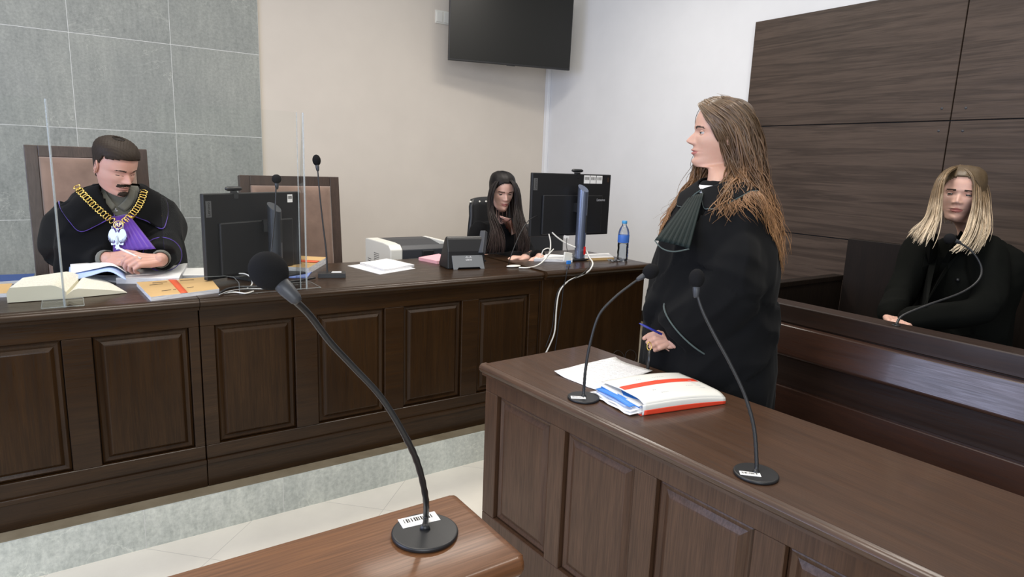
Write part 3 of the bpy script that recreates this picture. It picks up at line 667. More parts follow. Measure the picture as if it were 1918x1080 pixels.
# ------------------------------------------------------------------ printer on a side table
t = thing('side_table', 'brown side table behind the bench, holding the printer', 'table', (1.70, 3.6, ZP))
g = G(); g.bb(1.44, 2.04, 3.33, 3.88, .665, .70); obj('tabletop', g, 'bench_wood_x', t, smooth=False, bevel=.003)
for x in (1.47, 2.01):
    for y in (3.36, 3.85): g = G(); g.bb(x-.02, x+.02, y-.02, y+.02, ZP, .665); obj('leg', g, 'bench_wood_z', t, smooth=False)
t = thing('printer', 'white and dark grey laser printer behind the bench, left of the desk phone', 'printer', (1.72, 3.58, .70))
px0, px1, py0, py1, pz = 1.500, 1.905, 3.40, 3.78, .978
for x0_, x1_ in ((px0, px0+.075), (px1-.022, px1)):
    g = G(); g.loft([[V3(x, y, z) for y, z in ((py0,.70),(py1,.70),(py1,pz-.005),(py1-.03,pz),(py0+.10,pz),(py0+.03,pz-.006),(py0,pz-.03))] for x in (x0_, x1_)])
    obj('side_casing', g, 'white_plastic', t, smooth=False, bevel=.006)
g = G(); g.loft([[V3(x, y, z) for y, z in ((py0+.005,.70),(py1-.01,.70),(py1-.01,pz-.004),(py1-.12,pz-.004),(py0+.12,pz-.024),(py0+.03,pz-.010),(py0+.005,pz-.035))] for x in (px0+.075, px1-.022)])
obj('body', g, 'dark_grey_plastic', t, smooth=False, bevel=.004)
g = G(); g.bb(px0+.115, px1-.07, py0-.001, py0+.006, .71, pz-.085); obj('front_tray', g, 'dark_grey_plastic', t, smooth=False, bevel=.002)
g = G(); g.bb(px0+.20, px0+.275, py0-.004, py0+.008, pz-.078, pz-.042); obj('tray_handle', g, 'black_plastic', t, smooth=False, bevel=.003)
g = G(); g.bb(px0+.02, px0+.05, py0-.001, py0+.003, .80, pz-.085); obj('power_button', g, 'white_plastic', t, smooth=False, bevel=.001)
g = G()
for i in range(6):
    for j in range(5): g.box((px0-.0003, py0+.17+.013*i, pz-.075-.011*j), (.001, .008, .004))
obj('side_vents', g, 'ink', t, smooth=False); g = G()
for j in range(4): g.box((px0-.0003, py0+.31, pz-.12-.013*j), (.001, .05, .003))
obj('side_vents', g, 'ink', t, smooth=False)

# ------------------------------------------------------------------ desk phone
ph = PZ(879, 505, .918); t = thing('desk_phone', 'black and silver desk phone seen from behind on the bench', 'phone', ph)
e1 = (PZ(908, 503, .918)-PZ(850, 505, .918)); ex = e1.normalized(); bk = Vector((-ex.y, ex.x, 0))
O = PZ(850, 505, .918); Wp = e1.length
up1 = (V3(0,0,1)+bk*.25).normalized(); M = frame(O, ex, up1)
g = G(); g.prism([(0,0),(.02,0),(.027,.010),(Wp-.027,.010),(Wp-.02,0),(Wp,0),(Wp-.012,.092),(-.008,.092)], M @ Matrix.Translation((0,0,-.006)), .006)
obj('rear_stand', g, 'phone_silver', t, smooth=False, bevel=.001)
g = G(); text_geo(g, 'cisco', M @ Matrix.Translation((Wp*.5, .050, .0005)), .017, 0)
for i, hh in enumerate([.004, .008, .005, .003, .005, .008, .004]): g.prism([(Wp*.5-.017+.0053*i, .059), (Wp*.5-.015+.0053*i, .059), (Wp*.5-.015+.0053*i, .059+hh), (Wp*.5-.017+.0053*i, .059+hh)], M, .0008)
obj('maker_lettering', g, 'sticker', t, smooth=False)
g = G(); sd = [(.015, .0), (.155, .0), (.160, .015), (.075, .148), (.050, .165), (.035, .155), (.018, .09)]
def side(x): return [O+ex*x+bk*a_+V3(0,0,b_) for a_, b_ in sd]
g.loft([side(-.028), side(Wp+.006)]); obj('body', g, 'black_plastic', t, smooth=False, bevel=.006)
g = G(); q0 = O+ex*(Wp-.014)+bk*.020+V3(0,0,.075); q1 = O+ex*(Wp+.014)+bk*.060+V3(0,0,.187)
g.tube([q0, q0.lerp(q1,.5), q1], [.024, .024, .022], 4, up=ex); obj('handset', g, 'dark_grey_plastic', t, smooth=False, bevel=.005)
g = G(); q = O+ex*(Wp+.012)+bk*.05+V3(0,0,.034); g.box(q, (.02,.02,.008)); obj('side_port', g, 'black_plastic', t, smooth=False)

# ------------------------------------------------------------------ papers, books, folders on the bench
ZB = .918
def quad(pts, z): return [PZ(x, y, z) for x, y in pts]
def wavy_stack(q, t_, nx=14, ny=10, amp=.004, sag=.0, mi=0, jitter=.002, seed=0):
    """closed stack with a slightly warped top; q = 4 corners (ccw), bottom on the table"""
    g = G(); q = [Vector(p) for p in q]; top = []; bot = []
    for j in range(ny+1):
        rt = []; rb = []
        for i in range(nx+1):
            u_, v_ = i/nx, j/ny
            p = q[0].lerp(q[1], u_).lerp(q[3].lerp(q[2], u_), v_)
            w_ = noise.noise(p*9+V3(seed, 0, 0))*amp
            rt.append(p+V3(0,0,max(.001, t_+w_))); rb.append(p)
        top.append(rt); bot.append(rb)
    g.grid(top, 0); g.grid(bot, 0)
    def edge(a, b):
        n_ = len(a); g.add(list(a)+list(b), [(i, i+1, n_+i+1, n_+i) for i in range(n_-1)], 1)
    edge(bot[0], top[0]); edge(bot[-1], top[-1]); edge([r[0] for r in bot], [r[0] for r in top]); edge([r[-1] for r in bot], [r[-1] for r in top])
    return g
def lay(name, label, cat, q, t_, m0, m1, group=None, **k):
    c = sum((Vector(p) for p in q), Vector())/4; t = thing(name, label, cat, c, group)
    return t, wavy_stack(q, t_, **k), (m0, m1)
# open book at the left
t = thing('open_book', 'thick open book with cream pages lying face up at the left end of the bench', 'book', (-.03, 2.9, ZB))
A, B, C_, D_ = PZ(14, 568, ZB), PZ(125, 560, ZB), PZ(152, 520, ZB+.02), PZ(36, 533, ZB+.03)
A.z = B.z = C_.z = D_.z = ZB
E1 = PZ(238, 549, ZB); F1 = PZ(200, 527, ZB); 
def page_block(a, b, c, d, hf, n_=16, m_=6):
    """a->b near edge, d->c far edge, hf(u) = height"""
    g = G(); top = []; bot = []
    for j in range(m_+1):
        v_ = j/m_; top.append([a.lerp(b, i/n_).lerp(d.lerp(c, i/n_), v_)+V3(0,0,hf(i/n_)) for i in range(n_+1)]); bot.append([a.lerp(b, i/n_).lerp(d.lerp(c, i/n_), v_)+V3(0,0,.002) for i in range(n_+1)])
    g.grid(top, 0); g.grid(bot, 1)
    for e_ in ((bot[0], top[0]), (bot[-1], top[-1]), ([r[0] for r in bot], [r[0] for r in top]), ([r[-1] for r in bot], [r[-1] for r in top])):
        n2 = len(e_[0]); g.add(list(e_[0])+list(e_[1]), [(i, i+1, n2+i+1, n2+i) for i in range(n2-1)], 1)
    return g
ss = lambda x: x*x*(3-2*x)
obj('left_pages', page_block(A, B, C_, D_, lambda u_: .050*min(1, ss(min(1, u_*8+.6)))*(1-.55*max(0, (u_-.72)/.28)**2)+.004), ['book_page', 'book_edge'], t)
obj('right_pages', page_block(B, E1, F1, C_, lambda u_: .004+.036*ss(min(1, .35+u_*3.2))*(1-u_)**.75), ['book_page', 'book_edge'], t)
# blue folder and tan folder at the very left
q = quad([(-60, 537), (60, 529), (66, 517), (-50, 522)], ZB); tt, g, m = lay('blue_folder', 'blue folder lying at the far left end of the bench behind the open book', 'folder', q, .012, 'navy', 'paper_edges', amp=.001); obj('cover', g, m, tt, autos=40)
q = quad([(-70, 560), (14, 556), (24, 537), (-50, 541)], ZB); tt, g, m = lay('tan_folder', 'tan folder poking in at the left edge beside the open book', 'folder', q, .014, 'folder_tan', 'paper_edges', amp=.001); obj('cover', g, m, tt, autos=40)
# judge's file: base stack, right stack, page being turned
q = quad([(218, 531), (336, 531), (352, 502), (232, 505)], ZB)
tt, g, m = lay('document_stack', 'open stack of white documents under the hands of the judge', 'papers', q, .024, 'paper', 'paper_edges', amp=.003); obj('sheets', g, m, tt, autos=40)
cq = [PZ(236, 524, ZB+.026), PZ(205, 508, ZB+.055), PZ(172, 515, ZB+.045), PZ(128, 528, ZB+.010)]
g = G(); far = [PZ(232, 502, ZB+.028), PZ(214, 493, ZB+.06), PZ(180, 496, ZB+.055), PZ(130, 500, ZB+.045)]
rows = []
na = catmull(cq, 16); fa = catmull(far, 16)
for k_ in range(7): rows.append([Vector(a_).lerp(Vector(b_), k_/6) for a_, b_ in zip(na, fa)])
g.grid(rows); obj('turned_pages', g, 'light_blue_paper', tt, solid=.003)
g = G(); rows = []
na2 = [Vector(p)+V3(.008, 0, .010) for p in na]; fa2 = [Vector(p)+V3(.004,0,.012) for p in fa]
for k_ in range(7): rows.append([a_.lerp(b_, .35+.65*k_/6) for a_, b_ in zip(na2, fa2)])
g.grid(rows); obj('turned_top_sheet', g, 'paper', tt, solid=.0012)
q = quad([(330, 520), (384, 520), (384, 505), (340, 506)], ZB)
tt, g, m = lay('loose_papers', 'loose white papers between the judge and the left monitor', 'papers', q, .010, 'paper', 'paper_edges', amp=.002); obj('sheets', g, m, tt, autos=40)
q = quad([(150, 522), (226, 530), (240, 512), (170, 508)], ZB)
tt, g, m = lay('document_stack', 'low pile of loose documents under the turned blue pages', 'papers', q, .006, 'paper', 'paper_edges', amp=.003); obj('sheets', g, m, tt, autos=40)
# tan case folder with an orange stripe
q = [PZ(283, 564, ZB), PZ(411, 548, ZB), PZ(392, 524, ZB), PZ(256, 536, ZB)]
tt, g, m = lay('case_folder', 'tan cardboard case folder with an orange-red stripe beside the left monitor', 'folder', q, .016, 'folder_tan', 'paper_edges', amp=.002); obj('cover', g, m, tt, autos=40)
def on_quad(q, u_, v_, h): q = [Vector(p) for p in q]; return q[0].lerp(q[1], u_).lerp(q[3].lerp(q[2], u_), v_)+V3(0,0,h)
g = G(); rows = [[on_quad(q, .42+.10*i/1-.10*v_*0, v_, .016+.0012+noise.noise(on_quad(q, .47, v_, 0)*9)*.002) for i in range(2)] for v_ in [k_/10 for k_ in range(11)]]
g.grid(rows); obj('stripe', g, 'orange_red', tt, solid=.0015)
g = G()
for (u0, u1, v_) in [(.18,.38,.82),(.12,.3,.70),(.55,.75,.80),(.2,.33,.25),(.36,.40,.25),(.56,.66,.28)]:
    a_, b_ = on_quad(q, u0, v_, .0185), on_quad(q, u1, v_, .0185); g.tube([a_, b_], .0009, 4)
obj('handwriting', g, 'ink', tt)
# folder pile right of the left monitor
q = quad([(535, 511), (578, 513), (613, 492), (560, 489)], ZB)
tt, g, m = lay('case_folder', 'tan folder full of papers on a blue sheet, behind the thin tall microphone', 'folder', q, .030, 'folder_tan', 'paper_edges', amp=.002); obj('cover', g, m, tt, autos=40)
g = G(); rows = [[on_quad(q, u_, v_, .0325) for u_ in (0, .5, 1)] for v_ in (.42, .58)]; g.grid(rows); obj('stripe', g, 'orange_red', tt, solid=.0015)
q2 = quad([(525, 519), (575, 521), (585, 508), (540, 506)], ZB); g = G(); g.quadprism(q2, .004); tag(obj('blue_sheet', g, 'blue_paper', None, smooth=False), 'bright blue sheet peeking out from under the right-hand tan folder', 'paper')
# papers in the middle
q = quad([(651, 498), (712, 514), (778, 503), (720, 489)], ZB)
g = G(); g.quadprism(q, .002); tag(obj('paper_sheet', g, 'paper', None, smooth=False), 'wide white sheet lying under the paper stack in the middle of the bench', 'paper')
q = [p+V3(0,0,.002) for p in quad([(674, 496), (720, 509), (776, 500), (724, 489)], ZB)]
tt, g, m = lay('paper_stack', 'white paper stack in the middle of the bench in front of the printer', 'papers', q, .012, 'paper', 'paper_edges', amp=.004); obj('sheets', g, m, tt, autos=40)
q = quad([(784, 487), (818, 494), (850, 491), (822, 480)], ZB)
tt, g, m = lay('pink_paper_pad', 'pad of pink paper beside the desk phone', 'papers', q, .016, 'pink_paper', 'pink_paper', amp=.0005); obj('sheets', g, m, tt, autos=40)
# small white adapter
p = PZ(962, 500, ZB); g = G(); g.ell(p+V3(0,0,.006), (.044,.022,.006), 10); ad = tag(obj('white_adapter', g, 'white_plastic'), 'small flat white adapter lying on the bench beside the desk phone', 'adapter')
# papers on clerk desk
ZC = .925
q = quad([(1000, 489), (1072, 491), (1072, 482), (1010, 480)], ZC); tt, g, m = lay('paper_stack', 'white papers on the clerk desk below the monitor', 'papers', q, .014, 'paper', 'paper_edges', amp=.002); obj('sheets', g, m, tt, autos=40)
q = quad([(1095, 488), (1150, 486), (1140, 478), (1092, 480)], ZC); tt, g, m = lay('paper_stack', 'tan and white papers behind the monitor column on the clerk desk', 'papers', q, .014, 'paper', 'folder_tan', amp=.002); obj('sheets', g, m, tt, autos=40)
kb = PZ(1150, 489, ZC); t = thing('key_bunch', 'small dark bunch of keys beside the water bottle', 'keys', kb)
g = G()
for i in range(6): g.torus(kb+V3(random.uniform(-.05,.05), random.uniform(-.02,.02), .006+.004*(i % 2)), .010, .002, Euler((random.uniform(-.5,.5), random.uniform(-.5,.5), 0)).to_matrix(), 12, 6)
obj('key_rings', g, 'metal_grey', t)
g = G()
for i in range(5): g.box(kb+V3(random.uniform(-.06,.04), random.uniform(-.02,.02), .004), (.03,.009,.003), Euler((0,0,random.uniform(0,3))).to_matrix())
obj('keys', g, 'dark_grey_plastic', t, smooth=False)
# water bottle
bp = PZ(1165, 488, ZC); t = thing('water_bottle', 'clear plastic water bottle with a blue cap at the right end of the bench row', 'bottle', bp)
pr = [(.028, 0), (.031, .004), (.032, .012), (.030, .03), (.032, .05), (.0295, .07), (.032, .09), (.031, .105)]
pr2 = [(.032, .105), (.032, .150)]
pr3 = [(.032, .150), (.031, .165), (.026, .185), (.015, .203), (.0125, .208), (.0125, .217)]
def lat(name, prof, m, mi=0): g = G(); g.lathe(bp, prof, 24); return obj(name, g, m, t, autos=60)
lat('bottle_body', pr+pr3, 'bottle_plastic')
g = G(); g.lathe(bp, [(.0326, .107), (.0328, .108), (.0328, .150), (.0326, .151)], 24); obj('label', g, 'usb_blue', t, autos=50)
g = G(); g.lathe(bp, [(.027,.003),(.0305,.012),(.0285,.03),(.0305,.05),(.028,.07),(.0305,.088),(.030,.10)], 24); obj('water', g, 'bottle_plastic', t)
g = G(); g.lathe(bp, [(.0145,.215),(.015,.216),(.015,.230),(.0135,.232),(.001,.232)], 20); obj('cap', g, 'blue_cap', t, autos=50)
g = G(); text_geo(g, 'VERITAS', frame(bp+V3(.016,-.0325,.075), (0,0,1), (-1,0,0)), .016, 0) if False else None
for i in range(7): g.box(bp+V3(.014, -.0275, .03+.017*i), (.009+.003*(i % 2), .0015, .011), Euler((0,0,.45)).to_matrix())
obj('label_lettering', g, 'navy', t, smooth=False)

# ------------------------------------------------------------------ cables
def cable(name, label, pts, r, m, grp='cables of the clerk computer', n=50):
    g = G(); g.tube(catmull(pts, n), r, 6); return tag(obj(name, g, m), label, 'cable', grp)
cp = lambda x, y, Y: PY(x, y, Y)
YF = 2.570
cable('white_cable', 'white cable hanging from the clerk monitor over the desk front to the floor', [cp(1098,468,2.80), cp(1104,482,2.70), cp(1109,489,2.60), cp(1110,496,2.548), cp(1104,506,2.546), cp(1092,514,YF), cp(1068,524,YF), cp(1054,536,YF), cp(1046,552,YF), cp(1042,580,YF), cp(1039,620,YF), cp(1030,645,YF), cp(1015,675,YF)], .0042, 'cable_white')
cable('black_cable', 'thin black cable hanging beside the white one down the desk front', [cp(1066,494,2.72), cp(1064,500,2.575), cp(1062,508,2.548), cp(1060,520,2.55), cp(1055,540,YF), cp(1052,570,YF), cp(1047,600,YF), cp(1042,640,YF), cp(1036,680,YF)], .0028, 'black_plastic')
cable('black_cable', 'black cable hanging leftmost down the front of the clerk desk', [cp(1102,480,2.75), cp(1104,494,2.58), cp(1103,500,2.549), cp(1090,513,2.549), cp(1060,530,YF), cp(1045,545,YF), cp(1038,580,YF), cp(1034,615,YF), cp(1022,650,YF)], .0022, 'black_plastic')
cable('white_cable', 'looped white cable between the clerk monitor and the small adapter', [cp(1028,438,2.88), cp(1031,452,2.86), cp(1030,470,2.82), cp(1022,484,2.76), PZ(1008,496,ZC+.004), PZ(990,501,ZB+.006), PZ(972,501,ZB+.006)], .004, 'cable_white')
cable('white_cable', 'white cable running from the monitor ports to its stand column', [cp(1034,435,2.88), cp(1045,445,2.86), cp(1060,455,2.84), cp(1078,463,2.80)], .004, 'cable_white')
cable('white_cable', 'small coil of white cable on the clerk desk left of the monitor stand', [cp(1014,478,2.80), cp(1018,468,2.80), cp(1028,465,2.80), cp(1030,474,2.80), cp(1022,484,2.79), cp(1016,490,2.78), cp(1024,480,2.77), cp(1037,466,2.77)], .003, 'cable_white')
t = thing('usb_adapter', 'white adapter box with a blue plug hanging on a cable at the clerk desk edge', 'adapter', cp(1063,480,2.72))
g = G(); g.box(cp(1063,481,2.72), (.052,.012,.050), Euler((0,.15,0)).to_matrix()); obj('adapter_body', g, 'white_plastic', t, smooth=False, bevel=.002)
g = G(); g.box(cp(1065,491,2.70), (.026,.010,.020)); obj('plug', g, 'folder_blue', t, smooth=False, bevel=.002)
g = G(); g.tube(catmull([cp(1062,445,2.86), cp(1061,458,2.80), cp(1063,472,2.73)], 12), .002, 6); obj('lead', g, 'black_plastic', t)
g = G(); g.box(cp(1061,444,2.86), (.035,.003,.018), Euler((0,.2,0)).to_matrix()); obj('tag', g, 'sticker', t, smooth=False)
cable('black_cable', 'thin black cable arching from the bench to the side of the clerk monitor', [PZ(952,496,ZB+.003), cp(956,482,2.78), cp(966,456,2.78), cp(978,430,2.80), cp(990,413,2.83), cp(1003,405,2.86), cp(1009,404,2.885)], .0024, 'black_plastic')
cable('white_cable', 'white cable curling out from under the left monitor', [PZ(475,545,ZB+.006), PZ(460,549,ZB+.006), PZ(440,547,ZB+.005), PZ(420,549,ZB+.005)], .0028, 'cable_white', 'cables of the judge computer')
cable('white_cable', 'white plug cable arching beside the foot of the left monitor', [cp(448,512,2.88), cp(460,513,2.84), cp(470,520,2.78), PZ(472,532,ZB+.006), PZ(462,541,ZB+.006)], .0028, 'cable_white', 'cables of the judge computer')
cable('black_cable', 'black cables bundled in front of the left monitor base', [PZ(412,548,ZB+.007), PZ(425,541,ZB+.01), PZ(450,537,ZB+.01), PZ(490,536,ZB+.01), PZ(540,528,ZB+.008), PZ(590,520,ZB+.008)], .005, 'black_plastic', 'cables of the judge computer')
cable('grey_cable', 'grey cable crossing in front of the left monitor base', [PZ(410,552,ZB+.006), PZ(430,545,ZB+.012), PZ(460,541,ZB+.009), PZ(500,541,ZB+.006)], .003, 'metal_grey', 'cables of the judge computer')
cable('wire_loop', 'dark loop of thin wire standing near the foot of the clerk desk, left one', [PY(1147,672,2.59), PY(1150,661,2.59), PY(1157,656,2.59), PY(1166,661,2.59), PY(1169,672,2.59), PY(1163,682,2.59)], .0015, 'ink', 'wire loops by the clerk desk')
cable('wire_loop', 'dark loop of thin wire near the foot of the clerk desk, right one', [PY(1170,672,2.59), PY(1173,660,2.59), PY(1180,655,2.59), PY(1188,658,2.59), PY(1192,668,2.59), PY(1186,680,2.59)], .0015, 'ink', 'wire loops by the clerk desk')

# ------------------------------------------------------------------ acrylic screens
def screen(label, x0, x1, yfront, ztop, finx, slot=None, px_foot=None):
    t = thing('acrylic_screen', label, 'screen', ((x0+x1)/2, yfront, ZB), 'clear acrylic screens on the bench')
    Mx = frame((x0, yfront, ZB), (1,0,0), (0,0,1)); W_ = x1-x0; H_ = ztop-ZB
    poly = [(slot+.03, 0), (W_, 0), (W_, H_), (0, H_), (0, .115), (slot-.03, .115), (slot-.005, .105), (slot+.018, .075)] if slot else [(0,0),(W_,0),(W_,H_),(0,H_)]
    if slot: poly = [(slot, 0), (W_, 0), (W_, H_), (0, H_), (0, .075), (slot-.05, .075), (slot-.018, .068), (slot, .045)]
    g = G(); g.prism(poly, Mx @ Matrix.Translation((0,0,-.0025)), .005); obj('sheet', g, 'acrylic', t, smooth=False)
    g = G()
    def edge(a, b, r=.0016): g.tube([Mx @ Vector((*a, 0)), Mx @ Vector((*b, 0))], r, 4)
    edge((W_, 0), (W_, H_), .0022)
    if slot:
        edge(poly[0], poly[-1], .0008); edge(poly[-1], poly[-2], .0008); edge(poly[-2], poly[-3], .0008); edge(poly[-3], poly[-4], .0008); edge(poly[0], (W_, 0), .0008)
    obj('polished_edge', g, 'acrylic_edge', t, smooth=False)
    g = G(); g.add([V3(finx-.003, yfront+.004, ZB), V3(finx-.003, yfront+.17, ZB), V3(finx-.003, yfront+.02, ztop), V3(finx-.003, yfront+.004, ztop), V3(finx+.003, yfront+.004, ZB), V3(finx+.003, yfront+.17, ZB), V3(finx+.003, yfront+.02, ztop), V3(finx+.003, yfront+.004, ztop)], [(0,1,2,3),(7,6,5,4),(0,4,5,1),(1,5,6,2),(2,6,7,3),(3,7,4,0)]); obj('stiffening_fin', g, 'acrylic', t, smooth=False)
    g = G(); g.tube([V3(finx, yfront+.002, ZB), V3(finx, yfront+.002, ztop)], .0036, 4); obj('fin_edge', g, 'acrylic_edge', t, smooth=False)
    g = G(); g.bb(finx-.065, finx+.055, yfront-.01, yfront+.13, ZB+.0005, ZB+.006); obj('foot', g, 'acrylic', t, smooth=False)
    g = G()
    for a_, b_ in (((finx-.065, yfront-.01), (finx+.055, yfront-.01)), ((finx+.055, yfront-.01), (finx+.055, yfront+.13)), ((finx+.055, yfront+.13), (finx-.065, yfront+.13)), ((finx-.065, yfront+.13), (finx-.065, yfront-.01))): g.tube([V3(*a_, ZB+.004), V3(*b_, ZB+.004)], .0012, 4)
    obj('foot_edge', g, 'acrylic_edge', t, smooth=False)
screen('clear upright acrylic screen in front of the judge, its foot by the open book', -.95, -.030, 2.625, 1.602, -.030)
screen('clear upright acrylic screen in front of the left monitor with a document slot below', .28, .765, 2.625, 1.618, .790, slot=.249)

# ------------------------------------------------------------------ things on the attorney desk
A, B, C_, D_ = PZ(1038, 700, ZD), PZ(1118, 732, ZD), PZ(1222, 697, ZD), PZ(1152, 673, ZD)
g = G(); rows = []
for j in range(13):
    rows.append([A.lerp(B, i/12).lerp(D_.lerp(C_, i/12), j/12)+V3(0,0,.0018+.009*max(0, 1-i/3)**2+.004*max(0, 1-math.hypot(i-12, j-12)/8)+.003*max(0,noise.noise(V3(i*.3,j*.3,0)))) for i in range(13)])
g.grid(rows); tag(obj('printed_sheet', g, 'paper_text', None, solid=.0012), 'printed white sheet with a curled corner under the case file', 'paper')
# the thick case file
t = thing('case_file', 'thick white case file with red stripes and blue dividers on the brown desk', 'folder', PZ(1235, 742, ZD))
a0 = PZ(1118, 736, ZD); a1 = PZ(1197, 779, ZD); b1 = PZ(1357, 756, ZD); b0 = PZ(1270, 712, ZD)
# local frame: u along the spine side (a1->b1), v depth (a1->a0)
def CF(u_, v_, h): return a1.lerp(b1, u_).lerp(a0.lerp(b0, u_), v_)+V3(0,0,h)
HF = .040
def topo(u_, v_):
    return HF*(1.0-.30*u_**3)*(1-.18*max(0, v_-.55)/.45) + .004*math.sin(u_*PI) - .011*max(0, (.18-v_)/.18)**2
g = G(); nu, nv = 24, 20
top = [[CF(.045+.955*i/nu, j/nv, topo(i/nu, j/nv)+.0035) for i in range(nu+1)] for j in range(nv+1)]
g.grid(top)
front = [[CF(.03+.97*i/nu, -.012*math.sin(PI*k_/6), .0015+(topo(i/nu, 0)+.002)*k_/6) for i in range(nu+1)] for k_ in range(7)]
g.grid(front)
obj('cover', g, 'folder_white', t, solid=.0018)
g = G(); g.grid([[CF(.045+.955*i/nu, -.0155, .002+(topo(i/nu, 0)*.50)*k_/5) for i in range(nu+1)] for k_ in range(6)]); obj('spine_stripe', g, 'folder_red', t, solid=.001)
g = G(); g.grid([[CF(.10*0+.06+.92*i/nu, .47+.13*k_/4+.05*(i/nu), topo(i/nu, .5)+.0052) for i in range(nu+1)] for k_ in range(5)]); obj('top_stripe', g, 'folder_red', t, solid=.0008)
g = G()
for k_, (u0, v0, n_) in enumerate([(.30,.30,2),(.34,.18,4),(.72,.34,4),(.80,.66,6),(.55,.80,7),(.50,.66,3),(.35,.78,3)]):
    for i in range(n_):
        uu = u0+.022*i; g.box(CF(uu, v0, topo(uu, v0)+.0052), (.0035,.0022,.0004), Euler((0,0,random.uniform(0,3))).to_matrix())
for k_ in range(5): g.box(CF(.86, .25+.1*k_, topo(.86,.25+.1*k_)+.0052), (.02,.0015,.0004), Euler((0,0,-.7)).to_matrix())
obj('faded_lettering', g, 'grey_text', t, smooth=False)
g = G()
for k_ in range(15):
    z0 = .002+.0022*k_; jit = random.uniform(-.02, .02)+(.0 if k_ < 10 else .012)
    g.quadprism([CF(.012+jit*.6, .05, z0*.8), CF(.95, .05, z0*.7), CF(.95, .95, z0*.7), CF(.012+jit*.6, .93+jit, z0*.9)], .0018, 0 if k_ not in (10, 12) else 1)
obj('pages', g, ['paper', 'folder_blue'], t, smooth=False)
g = G(); g.grid([[CF(-.055+.35*i/8, .93-.86*k_/8+.05*math.sin(k_), .034-.010*(1-i/8)-.010*abs(k_/8-.5)+.002) for i in range(9)] for k_ in range(9)]); obj('blue_divider', g, 'folder_blue', t, solid=.001)
g = G(); g.grid([[CF(-.075+.35*i/8, .95-.9*k_/8, .024-.014*(1-i/8)+.003*math.sin(k_*1.7)) for i in range(9)] for k_ in range(9)]); obj('loose_sheet', g, 'paper', t, solid=.001)
g = G(); g.grid([[CF(-.095+.35*i/8, 1.0-.98*k_/8, .014-.009*(1-i/8)+.002*math.sin(k_*2.3+1)) for i in range(9)] for k_ in range(9)]); obj('loose_sheet', g, 'paper', t, solid=.001)
g = G(); g.grid([[CF(-.06+.35*i/8, .9-.7*k_/8, .029-.012*(1-i/8)) for i in range(9)] for k_ in range(9)]); obj('blue_divider', g, 'light_blue_paper', t, solid=.001)
g = G(); g.quadprism([CF(.02, .0, 0.0003), CF(1.0, 0, .0003), CF(1.0, 1.0, .0003), CF(.02, 1.0, .0003)], .0016); obj('back_cover', g, 'folder_red', t, smooth=False)

# ------------------------------------------------------------------ people: builders
RING = np.array([  # z_f, y_f, z_b, y_b, w, pinch  (cm; chin = 0, ear axis = y 0)
 (22.45,1.5,22.45,-3.0,2.0,1),(22.0,3.6,22.0,-5.2,4.3,1),(20.8,6.3,20.6,-7.7,6.2,1),(19.0,8.1,18.5,-9.2,7.15,.98),
 (16.5,9.2,15.8,-9.9,7.55,.96),(14.3,9.6,13.5,-9.7,7.5,.95),(12.8,9.55,11.5,-9.1,7.3,.95),(11.4,9.05,10.0,-8.4,7.1,.97),
 (9.8,9.1,8.6,-7.7,6.95,1.0),(8.2,9.15,7.4,-7.0,6.75,1.04),(7.0,9.2,6.4,-6.6,6.5,1.1),(5.9,9.3,5.6,-6.3,6.15,1.16),
 (4.7,9.25,5.0,-6.1,5.85,1.2),(3.3,8.85,4.3,-6.0,5.5,1.22),(1.8,8.95,3.6,-6.0,5.1,1.22),(.6,8.5,3.0,-6.0,4.8,1.18),
 (-.2,7.3,2.4,-6.1,4.75,1.12),(-.5,5.4,1.6,-6.2,4.85,1.05),(-1.0,3.5,.6,-6.2,5.05,1),(-2.5,2.7,-1.0,-6.3,5.3,1),
 (-5,2.4,-3.0,-6.6,5.6,1),(-8,2.4,-5.0,-6.9,5.9,1),(-10.5,2.2,-6.6,-6.8,5.6,1)])
def smooth_interp(T, n):
    out = []; m = len(T)-1
    P = np.vstack([2*T[0]-T[1], T, 2*T[-1]-T[-2]])
    for i in range(n+1):
        t_ = i/n*m; k_ = min(int(t_), m-1); t_ -= k_; a, b, c, d = P[k_:k_+4]
        out.append(.5*((2*b)+(-a+c)*t_+(2*a-5*b+4*c-d)*t_*t_+(-a+3*b-3*c+d)*t_**3))
    return np.array(out)
def gs(x, s): return np.exp(-(x/s)**2)
